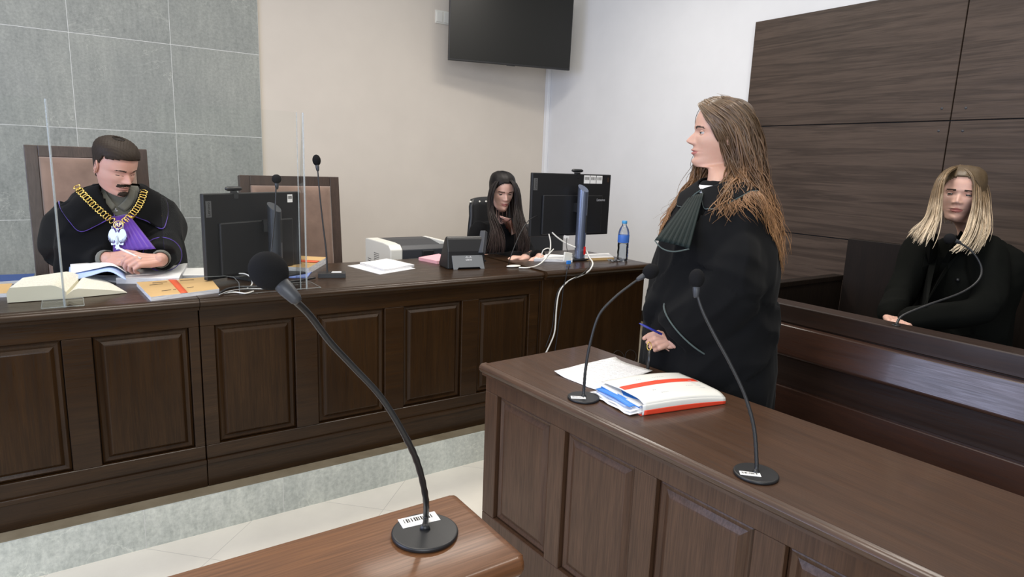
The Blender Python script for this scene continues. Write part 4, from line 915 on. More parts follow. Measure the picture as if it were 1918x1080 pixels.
def head_points(female=False, neck=1.0, nose=1.0, closed=False, rows=150, cols=120):
    """local head surface in metres: array rows x cols x 3 = (left, forward, up), plus raw feature coordinates"""
    T = RING.copy()
    if female:
        T[9:16, 4] *= np.array([.98,.96,.94,.92,.90,.88,.88]); T[16:22, 4] *= .84; T[18:22, 1] -= .5; T[17:22, 3] += .9; T[5:8,1] -= .15
    T[17:, 4] *= neck
    R = smooth_interp(T, rows); th_ = np.linspace(0, 2*PI, cols, endpoint=False); P = np.zeros((rows+1, cols, 3))
    for i, (zf, yf, zb, yb, w_, pn) in enumerate(R):
        c = np.cos(th_); s_ = np.sin(th_); k_ = (1+c)/2
        front = c > 0
        P[i,:,0] = w_*np.sign(s_)*np.where(front, np.abs(s_)**pn, np.abs(s_)**.95)
        mid = (yf+yb)/2; mid = mid*.55+.45*(-.5)
        P[i,:,1] = np.where(front, mid+(yf-mid)*c, mid+(mid-yb)*c)
        P[i,:,2] = zb+(zf-zb)*k_
    x, y, z = P[...,0], P[...,1], P[...,2]; fr = np.clip((np.cos(th_)[None,:]+.15)/.5, 0, 1)
    D = np.zeros_like(x)
    nz = np.interp(z, [6.6,7.0,7.45,7.9,8.4,9.2,10.2,11.2,12.2,13], [0,.35,1.5,2.25,2.45,1.95,1.25,.55,.15,0])*nose
    nw = np.interp(z, [7,8,9,10.5,12.5], [1.35,1.15,.95,.75,.95]); D += nz*np.exp(-(np.abs(x)/nw)**2.2)
    for sg in (-1, 1):
        D += .85*nose*gs(x-sg*1.35, .55)*gs(z-7.75, .62)
        D -= .95*gs(x-sg*3.0, 1.55)*gs(z-11.15, .95) ; D += .28*gs(x-sg*3.1, 2.2)*gs(z-12.9, .7)
        D += .30*gs(x-sg*4.6, 1.9)*gs(z-8.6, 1.5)
        D -= .25*gs(x-sg*3.4, 1.0)*gs(z-5.5, 1.6)
        D -= .45*gs(x-sg*.55, .28)*gs(z-7.15, .22)
        if closed: D += .62*gs(x-sg*3.1, 1.25)*gs(z-11.0, .62); D -= .22*gs(x-sg*3.1, 1.3)*gs(z-10.45, .14)
    lw = 1.0 if not female else 1.12
    D += lw*.50*gs(x, 2.0)*gs(z-5.45, .38); D += lw*.52*gs(x, 1.75)*gs(z-4.25, .42); D -= .42*gs(x, 2.3)*gs(z-4.86, .16)
    D -= .12*gs(x, .35)*gs(z-6.3, .5); D -= .35*gs(x, 2.2)*gs(z-3.1, .55); D += .35*gs(x, 1.7)*gs(z-1.5, .9)
    D *= fr
    P[...,1] += D
    return P*.01, P
class Head:
    def __init__(s, origin, fwd, upv, scale=1.0, female=False, neck=1.0, nose=1.0, closed=False, lips=1, ears=True, rows=150):
        s.f = Vector(fwd).normalized(); u = Vector(upv); s.u = (u-s.f*u.dot(s.f)).normalized(); s.l = s.u.cross(s.f); s.o = Vector(origin); s.k = scale
        s.P, s.F = head_points(female, neck, nose, closed, rows); s.female = female
        s.W = np.einsum('ijk,kl->ijl', s.P*scale, np.array([list(s.l), list(s.f), list(s.u)]))+np.array(s.o)
        s.closed = closed; s.lips = lips
    def w(s, l, f, u): return s.o+(s.l*l+s.f*f+s.u*u)*(.01*s.k)
    def R(s): return Matrix((s.l, s.f, s.u)).transposed()
    def bend_neck(s, base, start=2.0, span=9.0):
        """shear the neck rows so that they end at the base point"""
        rows = s.P.shape[0]
        zc = s.F[...,2].mean(1); i0 = next(i for i in range(rows) if zc[i] < start); last = s.W[-1].mean(0); d = np.array(base)-last
        for i in range(i0, rows):
            t_ = (i-i0)/(rows-1-i0); s.W[i] += d*(t_*t_*(3-2*t_))
    def geo(s, g, brow=True, beardmask=None):
        n, m = s.W.shape[:2]; v = s.W.reshape(-1, 3); f = []; mi = []
        x, y, z = s.F[...,0], s.F[...,1], s.F[...,2]
        for i in range(n-1):
            for j in range(m):
                k_ = (j+1) % m; f.append((i*m+j, i*m+k_, (i+1)*m+k_, (i+1)*m+j))
                xx, yy, zz = x[i,j], y[i,j], z[i,j]; mm = 0
                if yy > 4:
                    if (zz > 4.86 and zz < 5.85-.12*xx*xx*.6+.0 and abs(xx) < 2.5 and zz < 5.85-abs(xx)*.34) or (zz <= 4.86 and zz > 3.8+.14*xx*xx and abs(xx) < 2.3): mm = s.lips
                    a_ = abs(xx)
                    if brow and 1.3 < a_ < 5.0 and abs(zz-(12.75+.30*math.sin((a_-1.3)/3.7*PI)+.05)) < .38-.06*(a_-1.3)/1.2*.6: mm = 2
                    if s.closed and abs(a_-3.1) < 1.35 and abs(zz-(10.48+.06*(a_-3.1)**2)) < .10: mm = 3
                mi.append(mm)
        o = len(g.v); g.v += [tuple(p) for p in v]; g.a += [.5]*len(v); g.f += [tuple(q+o for q in ff) for ff in f]; g.m += mi
        g.f.append(tuple(o+j for j in range(m))); g.m.append(0); g.f.append(tuple(o+(n-1)*m+j for j in range(m-1, -1, -1))); g.m.append(0)
    def ears_geo(s, g):
        for sg in (-1, 1):
            c = s.w(sg*7.25, -.9, 10.6); R_ = s.R() @ Euler((math.radians(-12), 0, sg*math.radians(-24))).to_matrix()
            k_ = .01*s.k; g.ell(c, (.55*k_, 1.55*k_, 3.0*k_), 10, R_)
            pts = [c+R_ @ Vector((sg*.45*k_, 1.55*k_*math.cos(a)*(1 if math.cos(a) < 0 else .75), 2.9*k_*math.sin(a))) for a in np.linspace(-1.3, 4.0, 16)]
            g.tube(pts, .34*k_, 6, rnd=True)
            g.ell(c+R_ @ Vector((sg*.3*k_, .2*k_, -2.6*k_)), (.45*k_, .8*k_, .8*k_), 8, R_)
            g.ell(c+R_ @ Vector((sg*.5*k_, 1.15*k_, .1*k_)), (.4*k_, .45*k_, .7*k_), 8, R_)
    def lids_geo(s, g, up_cut=.12, lo_cut=-.30):
        for sg in (-1, 1):
            c = s.w(sg*3.05, 6.75, 11.1); r = 1.30*.01*s.k; n, m = 14, 20
            for lo, hi in ((up_cut, 1.25), (-1.25, lo_cut)):
                rows = [[c+(s.l*math.sin(a)*math.cos(e)+s.f*math.cos(a)*math.cos(e)+s.u*math.sin(e))*r for a in np.linspace(-1.35, 1.35, m)] for e in np.linspace(lo, hi, n)]
                g.grid(rows, 0)
            rows = [[c+(s.l*math.sin(a)*math.cos(e)+s.f*math.cos(a)*math.cos(e)+s.u*math.sin(e))*(r*1.03) for a in np.linspace(-1.15, 1.15, m)] for e in np.linspace(up_cut-.02, up_cut+.11, 3)]
            g.grid(rows, 3)
    def eyes_geo(s, g, look=(0,0)):
        for sg in (-1, 1):
            c = s.w(sg*3.05, 6.75, 11.1); R_ = s.R() @ Euler((look[1], 0, look[0])).to_matrix(); o = len(g.f); g.ell(c, (1.2*.01*s.k,)*3, 12, R_ @ Euler((-PI/2, 0, 0)).to_matrix())
            for q in range(o, len(g.f)):
                cc = sum((Vector(g.v[i]) for i in g.f[q]), Vector())/len(g.f[q])
                if (cc-c).normalized().dot(R_ @ Vector((0,1,0))) > .74: g.m[q] = 1
    def patch(s, mask, off, solid=None):
        """closed shell over the head faces where mask(x, y, z) is true, lifted by off(x, y, z) cm"""
        n, m = s.W.shape[:2]; C_ = s.W
        du = np.roll(C_, -1, 1)-np.roll(C_, 1, 1); dv = np.gradient(C_, axis=0); nn = np.cross(dv, du); nn /= np.linalg.norm(nn, axis=2, keepdims=True)+1e-12
        cen = np.array(s.w(0, -1, 11)); sgn = np.sign(((C_-cen)*nn).sum(2, keepdims=True)[:60].mean()); nn *= sgn
        x, y, z = s.F[...,0], s.F[...,1], s.F[...,2]; M_ = mask(x, y, z); O = off(x, y, z)*.01*s.k
        W2 = C_+nn*O[...,None]; idx = -np.ones((n, m), int); V = []; F_ = []
        top = []
        for i in range(n-1):
            for j in range(m):
                k_ = (j+1) % m
                if M_[i,j] and M_[i,k_] and M_[i+1,j] and M_[i+1,k_]:
                    q = []
                    for a, b in ((i,j),(i,k_),(i+1,k_),(i+1,j)):
                        if idx[a,b] < 0: idx[a,b] = len(V); V.append(W2[a,b]); top.append((a,b))
                        q.append(idx[a,b])
                    F_.append(tuple(q))
        if M_[0].all(): F_.append(tuple(idx[0, j] for j in range(m)))
        # skirt down to the skin
        ec = {}
        for f in F_:
            for a, b in zip(f, f[1:]+f[:1]): ec[(a, b)] = 1
        k0 = len(V); V2 = [C_[a,b]-nn[a,b]*.001 for a, b in top]; F2 = [(b, a, a+k0, b+k0) for (a, b) in ec if (b, a) not in ec]
        g = G(); g.add(list(V)+V2, F_+F2); return g

def capsule_chain(g, pts, r, n=10): g.tube(pts, r, n, rnd=True)
def hand(g, wrist, d, nrm, side, k=1.0, curls=(.5,.5,.5,.5), thumb=(.6,.2), spread=.08, wr=.026, fore=None):
    """wrist point, d = direction to the knuckles, nrm = back of hand normal, side = +1 when the thumb is towards d x nrm"""
    d = Vector(d).normalized(); nrm = Vector(nrm); nrm = (nrm-d*nrm.dot(d)).normalized(); t_ = d.cross(nrm)*side; W_ = Vector(wrist)
    L = .085*k
    if fore is not None: capsule_chain(g, [Vector(fore), Vector(fore).lerp(W_, .6), W_], [.036*k, .030*k, wr*k], 12)
    for i, o in enumerate((.028, .0095, -.0095, -.027)):        # palm rays
        a = W_+t_*(o*.45*k); b = W_+d*(L*(1-.06*abs(i-1.2)))+t_*(o*k)
        capsule_chain(g, [a, a.lerp(b, .5)-nrm*.003*k, b], [.016*k, .0145*k, .0112*k])
    capsule_chain(g, [W_+t_*.012*k, W_+d*.045*k+t_*.024*k-nrm*.010*k], [.017*k, .015*k])
    ln = (.072, .080, .074, .058); rr = (.0092, .0094, .0089, .0080)
    for i, o in enumerate((.028, .0095, -.0095, -.027)):
        p = W_+d*(L*(1-.06*abs(i-1.2)))+t_*(o*k); ang = curls[i]*.9; pts = [p]; rads = [rr[i]*k*1.12]; dirn = (d+t_*(spread*(1.5-i))).normalized(); acc = 0
        for s_, (fl, cu) in enumerate(((.46, 1.0), (.30, 1.25), (.24, .8))):
            acc += ang*cu; dd_ = dirn*math.cos(acc)-nrm*math.sin(acc)
            p = p+dd_*(ln[i]*fl*k); pts.append(p); rads.append(rr[i]*k*(1.0, .92, .80)[s_])
        pp = []; r2 = []
        for a_, b_, ra, rb in zip(pts, pts[1:], rads, rads[1:]): pp += [a_, a_.lerp(b_, .5)]; r2 += [ra, (ra+rb)/2*.96]
        pp.append(pts[-1]); r2.append(rads[-1]); capsule_chain(g, pp, r2)
    b0 = W_+d*.022*k+t_*.020*k-nrm*.006*k; ab, cu = thumb
    td = (d*math.cos(ab)+t_*math.sin(ab)-nrm*.25).normalized(); p1 = b0+td*.042*k
    td2 = (td*math.cos(cu)-(nrm*.5+t_*.5)*math.sin(cu)+d*.15).normalized(); p2 = p1+td2*.032*k; td3 = (td2*math.cos(cu)-(nrm*.5+t_*.5)*math.sin(cu)).normalized(); p3 = p2+td3*.024*k
    capsule_chain(g, [b0, b0.lerp(p1,.5), p1, p2, p3], [.0165*k, .0150*k, .0112*k, .0102*k, .0088*k])
def remeshed(g, vox, smo=6):
    me = bpy.data.meshes.new('tmp'); me.from_pydata(g.v, [], g.f); o = bpy.data.objects.new('tmp', me); COL.objects.link(o)
    bm = bmesh.new(); bm.from_mesh(me); bmesh.ops.recalc_face_normals(bm, faces=bm.faces); bm.to_mesh(me); bm.free()
    r = o.modifiers.new('r', 'REMESH'); r.mode = 'VOXEL'; r.voxel_size = vox
    q = o.modifiers.new('s', 'SMOOTH'); q.iterations = smo; q.factor = .5
    bpy.context.view_layer.update(); me2 = bpy.data.meshes.new_from_object(o.evaluated_get(bpy.context.evaluated_depsgraph_get()))
    V = [v.co.copy() for v in me2.vertices]; F_ = [tuple(p.vertices) for p in me2.polygons]
    bpy.data.objects.remove(o); bpy.data.meshes.remove(me); bpy.data.meshes.remove(me2)
    g2 = G(); g2.add(V, F_); return g2
def merge(g, h, mi=0): g.add(h.v, h.f, mi); return g
def folds(axis_c, amp=.006, sx=9, sz=1.6, seed=0, amp2=.0022):
    def fn(co, no):
        out = co.copy()
        for i in range(len(co)):
            p = co[i]; q = Vector((p[0]*sx, p[1]*sx, p[2]*sz+seed)); q2 = Vector((p[0]*sx*3, p[1]*sx*3, p[2]*sz*2.5+seed))
            a = 1-abs(noise.noise(q))*2.2
            out[i] = p+no[i]*(amp*a+amp2*noise.noise(q2))
        return out
    return fn
def wrap_folds(paths, amp=.007, fr=11, seed=0, base=None, amp2=.002, top=9):
    """creases: stretched noise; near a limb path the noise stretches along it"""
    P0 = [(np.array(a, float), np.array(b, float)) for a, b in paths]
    def fn(co, no):
        out = co.copy()
        for i in range(len(co)):
            p = co[i]; best = None
            for a, b in P0:
                ab = b-a; t_ = np.clip(((p-a)@ab)/(ab@ab), 0, 1); d_ = np.linalg.norm(p-(a+ab*t_))
                if best is None or d_ < best[0]: best = (d_, t_, ab/np.linalg.norm(ab), np.linalg.norm(ab))
            ax = best[2]; along = p@ax; perp = p-ax*along
            q = Vector(tuple(perp*fr+ax*along*fr*.2+seed)); n1 = noise.noise(q); q = Vector(tuple(perp*24+ax*along*7+seed)); n2 = noise.noise(q)
            out[i] = p+no[i]*((amp*(.55-abs(n1)*2.0)+amp2*n2)*min(1, max(.12, (top-p[2])/.16)))
        return out
    return fn
def body_ring(c, ax, ay, rx, ry, n=40, e=1.0):
    return [Vector(c)+Vector(ax)*(rx*math.copysign(abs(math.cos(a))**e, math.cos(a)))+Vector(ay)*(ry*math.copysign(abs(math.sin(a))**e, math.sin(a))) for a in (2*PI*k/n for k in range(n))]
def bvh_of(*objs):
    V = []; F_ = []
    for o in objs:
        off = wloc(o); b = len(V); V += [v.co+off for v in o.data.vertices]; F_ += [tuple(i+b for i in p.vertices) for p in o.data.polygons]
    return BVHTree.FromPolygons(V, F_)
def star(bvh, c, d, far=1.2):
    d = Vector(d).normalized(); h = bvh.ray_cast(Vector(c)+d*far, -d, far)
    return h[0] if h[0] is not None else None
def drape(bvh, c, F_, L_, inner, outer, nth=96, ns=18, lift=.006, wav=.0):
    """collar sheet: th from the front (F) towards the left (L); phi measured from straight up"""
    rows = []; last = None
    for i in range(nth+1):
        th_ = -PI+2*PI*i/nth; row = []
        a = inner(th_); b = outer(th_)
        for j in range(ns+1):
            ph_ = a+(b-a)*j/ns; d = (F_*math.cos(th_)+L_*math.sin(th_))*math.sin(ph_)+V3(0,0,1)*math.cos(ph_)
            p = star(bvh, c, d)
            if p is None: p = Vector(c)+d*.15
            row.append(p+d*(lift+wav*math.sin(th_*9)*(j/ns)**2))
        rows.append(row)
    # light smoothing
    A_ = np.array([[list(p) for p in r] for r in rows])
    for _ in range(3):
        B_ = A_.copy(); B_[1:-1,1:-1] = (A_[1:-1,1:-1]*2+A_[:-2,1:-1]+A_[2:,1:-1]+A_[1:-1,:-2]+A_[1:-1,2:])/6; A_ = B_
    return [[Vector(p) for p in r] for r in A_]
def interp(tab): xs = [a for a, b in tab]; ys = [b for a, b in tab]; return lambda t_: float(np.interp(abs(t_), xs, ys))
PUSH = []
def pushed(p):
    for b_ in PUSH:
        l_, n_, _i, _d = b_.find_nearest(p, .09)
        if l_ is not None and (p-l_).dot(n_) < .004: p = l_+n_*random.uniform(.004, .009)
    return p
def lock(g, pts, r0, n=14, wave=.0, freq=7, ph=0, flat=.45, sides=5, tip=.15):
    P_ = catmull(pts, n); m = len(P_); out = []
    a0 = random.gauss(0, .5); ax = _r*math.cos(a0)+_f*math.sin(a0); ay = _f*math.cos(a0)-_r*math.sin(a0)
    for i, p in enumerate(P_):
        t_ = i/(m-1); a = wave*min(1.5, .15+t_*1.5); out.append(Vector(p)+ax*(a*math.sin(freq*t_*2*PI+ph*3))+ay*(a*.6*math.cos(freq*t_*2*PI+ph)))
    if PUSH: out = [pushed(q_) for q_ in out]
    g.tube(out, [r0*(1-(1-tip)*(i/(m-1))**2.2)*(.55 if i == 0 else 1) for i in range(m)], sides, flat=flat, lock=random.random())
def hair_sheet(g, guides, count, r=(.004,.007), jitter=.006, wave=.006, freq=(2,4), trim=.25, n=16, coh=0):
    """locks interpolated between neighbouring guide curves"""
    Gd = [catmull(q, 12) for q in guides]
    for i in range(count):
        t_ = random.random()*(len(Gd)-1); k_ = min(int(t_), len(Gd)-2); f = t_-k_; jt = Vector((random.gauss(0, 1), random.gauss(0, 1), random.gauss(0, 1)))*jitter
        end = 1-random.random()*trim; pts = []
        for s_ in range(8):
            u_ = s_/7*end*12; a = min(int(u_), 11); fu = u_-a
            pa = Gd[k_][a]*(1-fu)+Gd[k_][a+1]*fu; pb = Gd[k_+1][a]*(1-fu)+Gd[k_+1][a+1]*fu
            pts.append(Vector(pa*(1-f)+pb*f)+jt*(.35+.9*s_/7))
        lock(g, pts, random.uniform(*r), n, wave*random.uniform(.4, 1.3), random.uniform(*freq), (t_*2.2+random.gauss(0, .45)) if coh else random.uniform(0, 2*PI))

# ------------------------------------------------------------------ standing woman in the robe
DW = 2.36
Fb = Vector((-.985, .17, 0)).normalized(); Lb = Vector((0,0,1)).cross(Fb)          # body facing and her left
C0 = PD(1338, 500, DW); C0 = Vector((C0.x, C0.y, 0))
wm = thing('person', 'standing long-haired woman in a black court robe holding a pen behind the brown desk', 'person', C0)
Fh = (-_r*1.0+_f*.16); Fh.z = 0; Fh.normalize(); Fh = (Fh+V3(0,0,.03)).normalized()
kW = 1.06
ho = PD(1346, 314, DW)-V3(0,0,0)                                                    # chin level at the ear axis
hw_ = Head(ho, Fh, V3(0,0,1), kW, True, .95, 1.08)
nb = C0+V3(0,0,1.385)+Fb*.02
hw_.bend_neck(nb)
g = G(); hw_.geo(g); hw_.ears_geo(g); hw_.lids_geo(g)
# torso + hands underneath
def torso_geo(C, F_, L_, z0, zs, kk=1.0, lean=0):
    h = G(); rings = []
    for z, rx, ry, off in ((z0, .155, .11, 0), (z0+.10, .14, .105, 0), ((z0+zs)/2, .145, .105, .01), (zs-.14, .165, .105, .02), (zs-.05, .175, .085, .01), (zs-.01, .13, .065, .0), (zs+.02, .06, .05, .0)):
        rings.append(body_ring(Vector((C.x, C.y, z))+F_*(off+lean*(z-z0)), L_, F_, rx*kk, ry*kk, 28))
    h.loft(rings); return h
h = torso_geo(C0, Fb, Lb, .85, 1.36, .8)
wl = PD(1266, 630, 2.316)                                          # left (near) wrist
ellb = PD(1376, 525, 2.170); shl = PD(1392, 392, 2.260)
ellf = PD(1262, 540, 2.500); shr = PD(1290, 395, 2.480)
wr_ = PD(1236, 612, 2.376)
h.tube([shl, ellb, wl], [.055, .042, .028], 14, rnd=True); h.tube([shr, ellf, wr_], [.055, .042, .028], 14, rnd=True)
for s_ in (-1, 1): h.tube([C0+Lb*s_*.085+V3(0,0,.88), C0+Lb*s_*.09+V3(0,0,.48), C0+Lb*s_*.09+V3(0,0,.09)], [.085, .06, .042], 14, rnd=True); h.tube([C0+Lb*s_*.09+V3(0,0,.05)-Fb*.03, C0+Lb*s_*.09+V3(0,0,.035)+Fb*.14], [.04, .033], 12, rnd=True)
merge(g, remeshed(h, .008, 4))
h = G()
kd = PD(1228, 650, 2.298)
hand(h, wl, PD(1226, 640, 2.307)-wl, -_f+V3(0,0,.35), 1, .93, (1.05,1.1,1.1,1.15), (.35,.5), .05, fore=wl+(ellb-wl).normalized()*.10)
merge(g, remeshed(h, .0022, 3))
h = G(); hand(h, wr_, PD(1240, 640, 2.346)-wr_, -_r+_f*.2, -1, .9, (.75,.85,.9,.95), (.4,.4), .05, fore=wr_+(ellf-wr_).normalized()*.10)
merge(g, remeshed(h, .0022, 3))
body_w = obj('body', g, ['skin_woman', 'lips', 'brow', 'lash'], wm)
g = G(); hw_.eyes_geo(g); obj('eyes', g, ['eye_white', 'iris'], wm)
# robe
h = G()
rings = []
for z, rl, rf, off in ((.33, .270, .215, .0), (.60, .26, .205, .0), (.90, .25, .195, .0), (1.10, .235, .185, .0), (1.25, .205, .155, .005), (1.32, .190, .125, .0), (1.365, .165, .100, -.005), (1.395, .12, .082, -.01), (1.42, .08, .065, -.01)):
    rings.append(body_ring(C0+Fb*off+V3(0,0,z), Lb, Fb, rl*1.04, rf*1.04, 48))
h.loft(rings)
def sleeve(h, path, rad, vert):
    P_ = catmull(path, 16); R_ = np.interp(np.linspace(0, 1, 17), np.linspace(0, 1, len(rad)), rad); Vv = np.interp(np.linspace(0, 1, 17), np.linspace(0, 1, len(vert)), vert); rings = []
    for i, p in enumerate(P_):
        t_ = Vector(P_[min(i+1, 16)]-P_[max(i-1, 0)]).normalized(); x = t_.cross(V3(0,0,1)); x = x.normalized() if x.length > .15 else Lb.copy(); y = x.cross(t_)
        rings.append([Vector(p)+x*(R_[i]*math.cos(a))+y*(R_[i]*Vv[i]*math.sin(a))-V3(0,0,R_[i]*(Vv[i]-1)*.8) for a in (2*PI*k/28 for k in range(28))])
    h.loft(rings)
cuff = PD(1280, 622, 2.310)
sleeve(h, [shl+V3(0,0,.0), shl.lerp(ellb,.4), ellb+V3(0,0,.02), ellb.lerp(cuff, .55)-V3(0,0,.005), cuff], [.060, .078, .094, .100, .088], [1, 1, 1.1, 1.3, 1.25])
cuf2 = PD(1240, 590, 2.360)
sleeve(h, [shr, shr.lerp(ellf,.4), ellf+V3(0,0,.02), ellf.lerp(cuf2, .5), cuf2], [.055, .070, .080, .078, .062], [1, 1, 1.1, 1.2, 1.2])
rg = remeshed(h, .008, 6)
robe_w = obj('robe', rg, 'robe_black', wm, fn=wrap_folds([(C0+V3(0,0,.3), C0+V3(0,0,1.4)), (shl, ellb), (ellb, cuff)], .022, fr=8.5, seed=5, amp2=.004, top=1.40))
bv = bvh_of(robe_w)
# cuff band with piping
def cuff_band(parent, path, center, r, vert, m, r_t=.003, name='cuff_piping'):
    t_ = Vector(path).normalized(); x = t_.cross(V3(0,0,1)).normalized(); y = x.cross(t_)
    ring = [Vector(center)+x*(r*math.cos(a))+y*(r*vert*math.sin(a))-V3(0,0,r*(vert-1)*.8) for a in (2*PI*k/40 for k in range(41))]
    g = G(); g.tube(ring, r_t, 6, cap=False); return obj(name, g, m, parent)
pc = ellb.lerp(cuff, .55)
cuff_band(wm, cuff-pc, cuff.lerp(pc, .45), .104, 1.28, 'green_trim')
# collar
cc = C0+V3(0,0,1.27)
def mkcollar(parent, bvh, c, F_, L_, inner, outer, m, trim, lift, tr=.0028, nth=120):
    rows = drape(bvh, c, F_, L_, inner, outer, nth, 18, lift)
    g = G(); g.grid(rows); co = obj('collar', g, m, parent, solid=.006)
    g = G(); g.tube([r[-1] for r in rows], tr, 6); obj('collar_piping', g, trim, parent); return co
inn = interp([(0,.66),(.3,.60),(1,.50),(3.2,.48)])
out = interp([(0,.64),(.20,.78),(.45,1.18),(.75,1.22),(1.1,1.05),(1.5,.88),(1.9,.85),(2.4,.95),(3.2,1.0)])
col_w = mkcollar(wm, bv, cc, Fb, Lb, inn, out, 'robe_black', 'green_trim', .008)
bvc = bvh_of(robe_w, col_w)
# white shirt at the neck
g = G(); ring = lambda r_, z: body_ring(nb+V3(0,0,z)+Fb*.012, Lb, Fb, r_, r_*.95, 28)
g.loft([ring(.066,-.04), ring(.058,-.005), ring(.054,.018)], cap=False); obj('shirt_collar', g, 'white_shirt', wm, solid=.003)
# pleated jabot
def jabot(parent, tl, tr_, bl, brr, nrm, m, pleats=8, amp=.006, belly=.01, n2=14, name='jabot', flare=0):
    tl, tr_, bl, brr, nrm = map(Vector, (tl, tr_, bl, brr, nrm)); nrm = nrm.normalized(); rows = []
    for j in range(n2+1):
        v_ = j/n2; row = []
        for i in range(pleats*6+1):
            u_ = i/(pleats*6); p = tl.lerp(tr_, u_).lerp(bl.lerp(brr, u_), v_); ph_ = (u_*pleats) % 1; z = (ph_*1.0 if ph_ < .8 else (1-ph_)*4)
            row.append(p+nrm*(amp*(.35+.65*v_)*z+belly*math.sin(v_*PI*.8)*math.sin(u_*PI)))
        rows.append(row)
    g = G(); g.grid(rows); return obj(name, g, m, parent, solid=.0015)
jn = (Fb+Lb*.45+V3(0,0,.25))
jt = PD(1300, 362, DW-.105); jabot(wm, PD(1293, 366, DW-.04), PD(1318, 362, DW-.125), PD(1226, 450, DW-.15), PD(1292, 466, DW-.225), -_f+V3(0,0,.2)-_r*.3, 'jabot_green', 7, .011, .012)
g = G(); g.tube(catmull([PD(1226,450,DW-.155), PD(1240,465,DW-.18), PD(1262,471,DW-.21), PD(1291,466,DW-.228)], 16), .0022, 6); obj('jabot_piping', g, 'green_trim', wm)
# hair
cap = hw_.patch(lambda x, y, z: ((z > 8.5) & ((z-9.0) > (y-1.8)*1.75-0.02*x*x) & ((y < 5.2) | (z > 17.2))) | ((y < -1) & (z > 3.5)), lambda x, y, z: .55+.12*np.sin(x*.9+z*.5))
capw = obj('hair_cap', cap, 'hair_woman', wm); bcap = bvh_of(capw, body_w)
def capq(x, y, d, i):
    r_ = ray(x, y).normalized(); h_ = bcap.ray_cast(CAM+r_*1.2, r_, 3)
    p_ = PD(x, y, DW+d*1.06-.01)
    if i < 4 and h_[0] is not None and depth(h_[0]) < DW+.02: p_ = h_[0]-r_*.006
    return p_
g = G(); q = lambda *a: [PD(x, y-2, DW+d*1.06-(.010 if d < -.02 else -.006 if d > .02 else 0)) for x, y, d in a]
PUSH = [bvc]
qf = q
q = lambda *a: [capq(x, y-1, d, i) for i, (x, y, d) in enumerate(a)]
near = [q((1312,196,-.03),(1326,222,-.072),(1350,256,-.098),(1364,300,-.096),(1368,334,-.098),(1358,362,-.130),(1342,392,-.190),(1334,412,-.215)),
        q((1312,195,-.03),(1332,216,-.078),(1360,248,-.102),(1376,292,-.102),(1384,335,-.102),(1394,362,-.150),(1410,392,-.175),(1430,425,-.175)),
        q((1322,189,-.02),(1348,206,-.072),(1380,238,-.100),(1394,290,-.107),(1404,335,-.102),(1420,372,-.130),(1440,420,-.14),(1452,500,-.13)),
        q((1335,184,.0),(1368,195,-.050),(1400,230,-.080),(1412,290,-.087),(1420,340,-.085),(1436,385,-.095),(1452,440,-.08),(1454,525,-.08)),
        q((1350,183,.01),(1385,194,-.01),(1414,232,-.02),(1424,290,-.03),(1432,340,-.035),(1446,390,-.045),(1460,440,-.04),(1462,515,-.04)),
        q((1355,184,.02),(1388,196,.03),(1416,238,.03),(1422,290,.03),(1428,345,.04),(1436,400,.03),(1446,450,.02),(1448,510,.0))]
hair_sheet(g, near, 520, (.0035, .0080), .0055, .015, (1.6, 2.4), .24, 26, 1)
hair_sheet(g, near, 120, (.0010, .0018), .012, .016, (2, 3.5), .12, 28)
q = qf
far = [q((1322,196,.035),(1310,225,.075),(1308,265,.088),(1308,310,.09),(1296,345,.10),(1276,375,.08),(1256,400,.06),(1246,425,.05)),
       q((1330,190,.04),(1322,230,.085),(1322,280,.09),(1314,325,.09),(1292,365,.07),(1270,395,.05),(1256,425,.06),(1244,445,.06)),
       q((1345,186,.04),(1350,230,.09),(1348,290,.09),(1332,330,.08),(1302,375,.05),(1283,405,.06),(1268,430,.06),(1256,455,.06))]
hair_sheet(g, far, 250, (.003, .006), .005, .015, (1.6, 2.4), .26, 26, 1)
hair_sheet(g, far, 50, (.0009, .0016), .010, .020, (2, 3.5), .1, 28)
obj('hair', g, 'hair_woman', wm)
# pen and key strap
g = G(); a_ = PD(1197, 605, 2.304); b_ = PD(1240, 626, 2.292); g.tube([a_, a_.lerp(b_, .12), a_.lerp(b_, .2), b_], [.0012, .0035, .0042, .0042], 8); pn = tag(obj('pen', g, 'pen_blue'), 'dark blue pen held in the hand of the standing woman', 'pen')
t = thing('key_strap', 'black strap with a gold clip hanging from the hand of the standing woman', 'strap', PD(1216, 645, 2.286))
g = G(); g.torus(PD(1216, 648, 2.286), .013, .0022, frame((0,0,0), _r, _u).to_3x3() @ Matrix.Diagonal((.6, 1.1, 1)), 16, 6); obj('clip', g, 'gold', t)
g = G(); p_ = PD(1216, 655, 2.286); g.tube([p_, p_-V3(0,0,.10)], .008, 6, flat=.3); obj('strap', g, 'leather_black', t)

PUSH = []
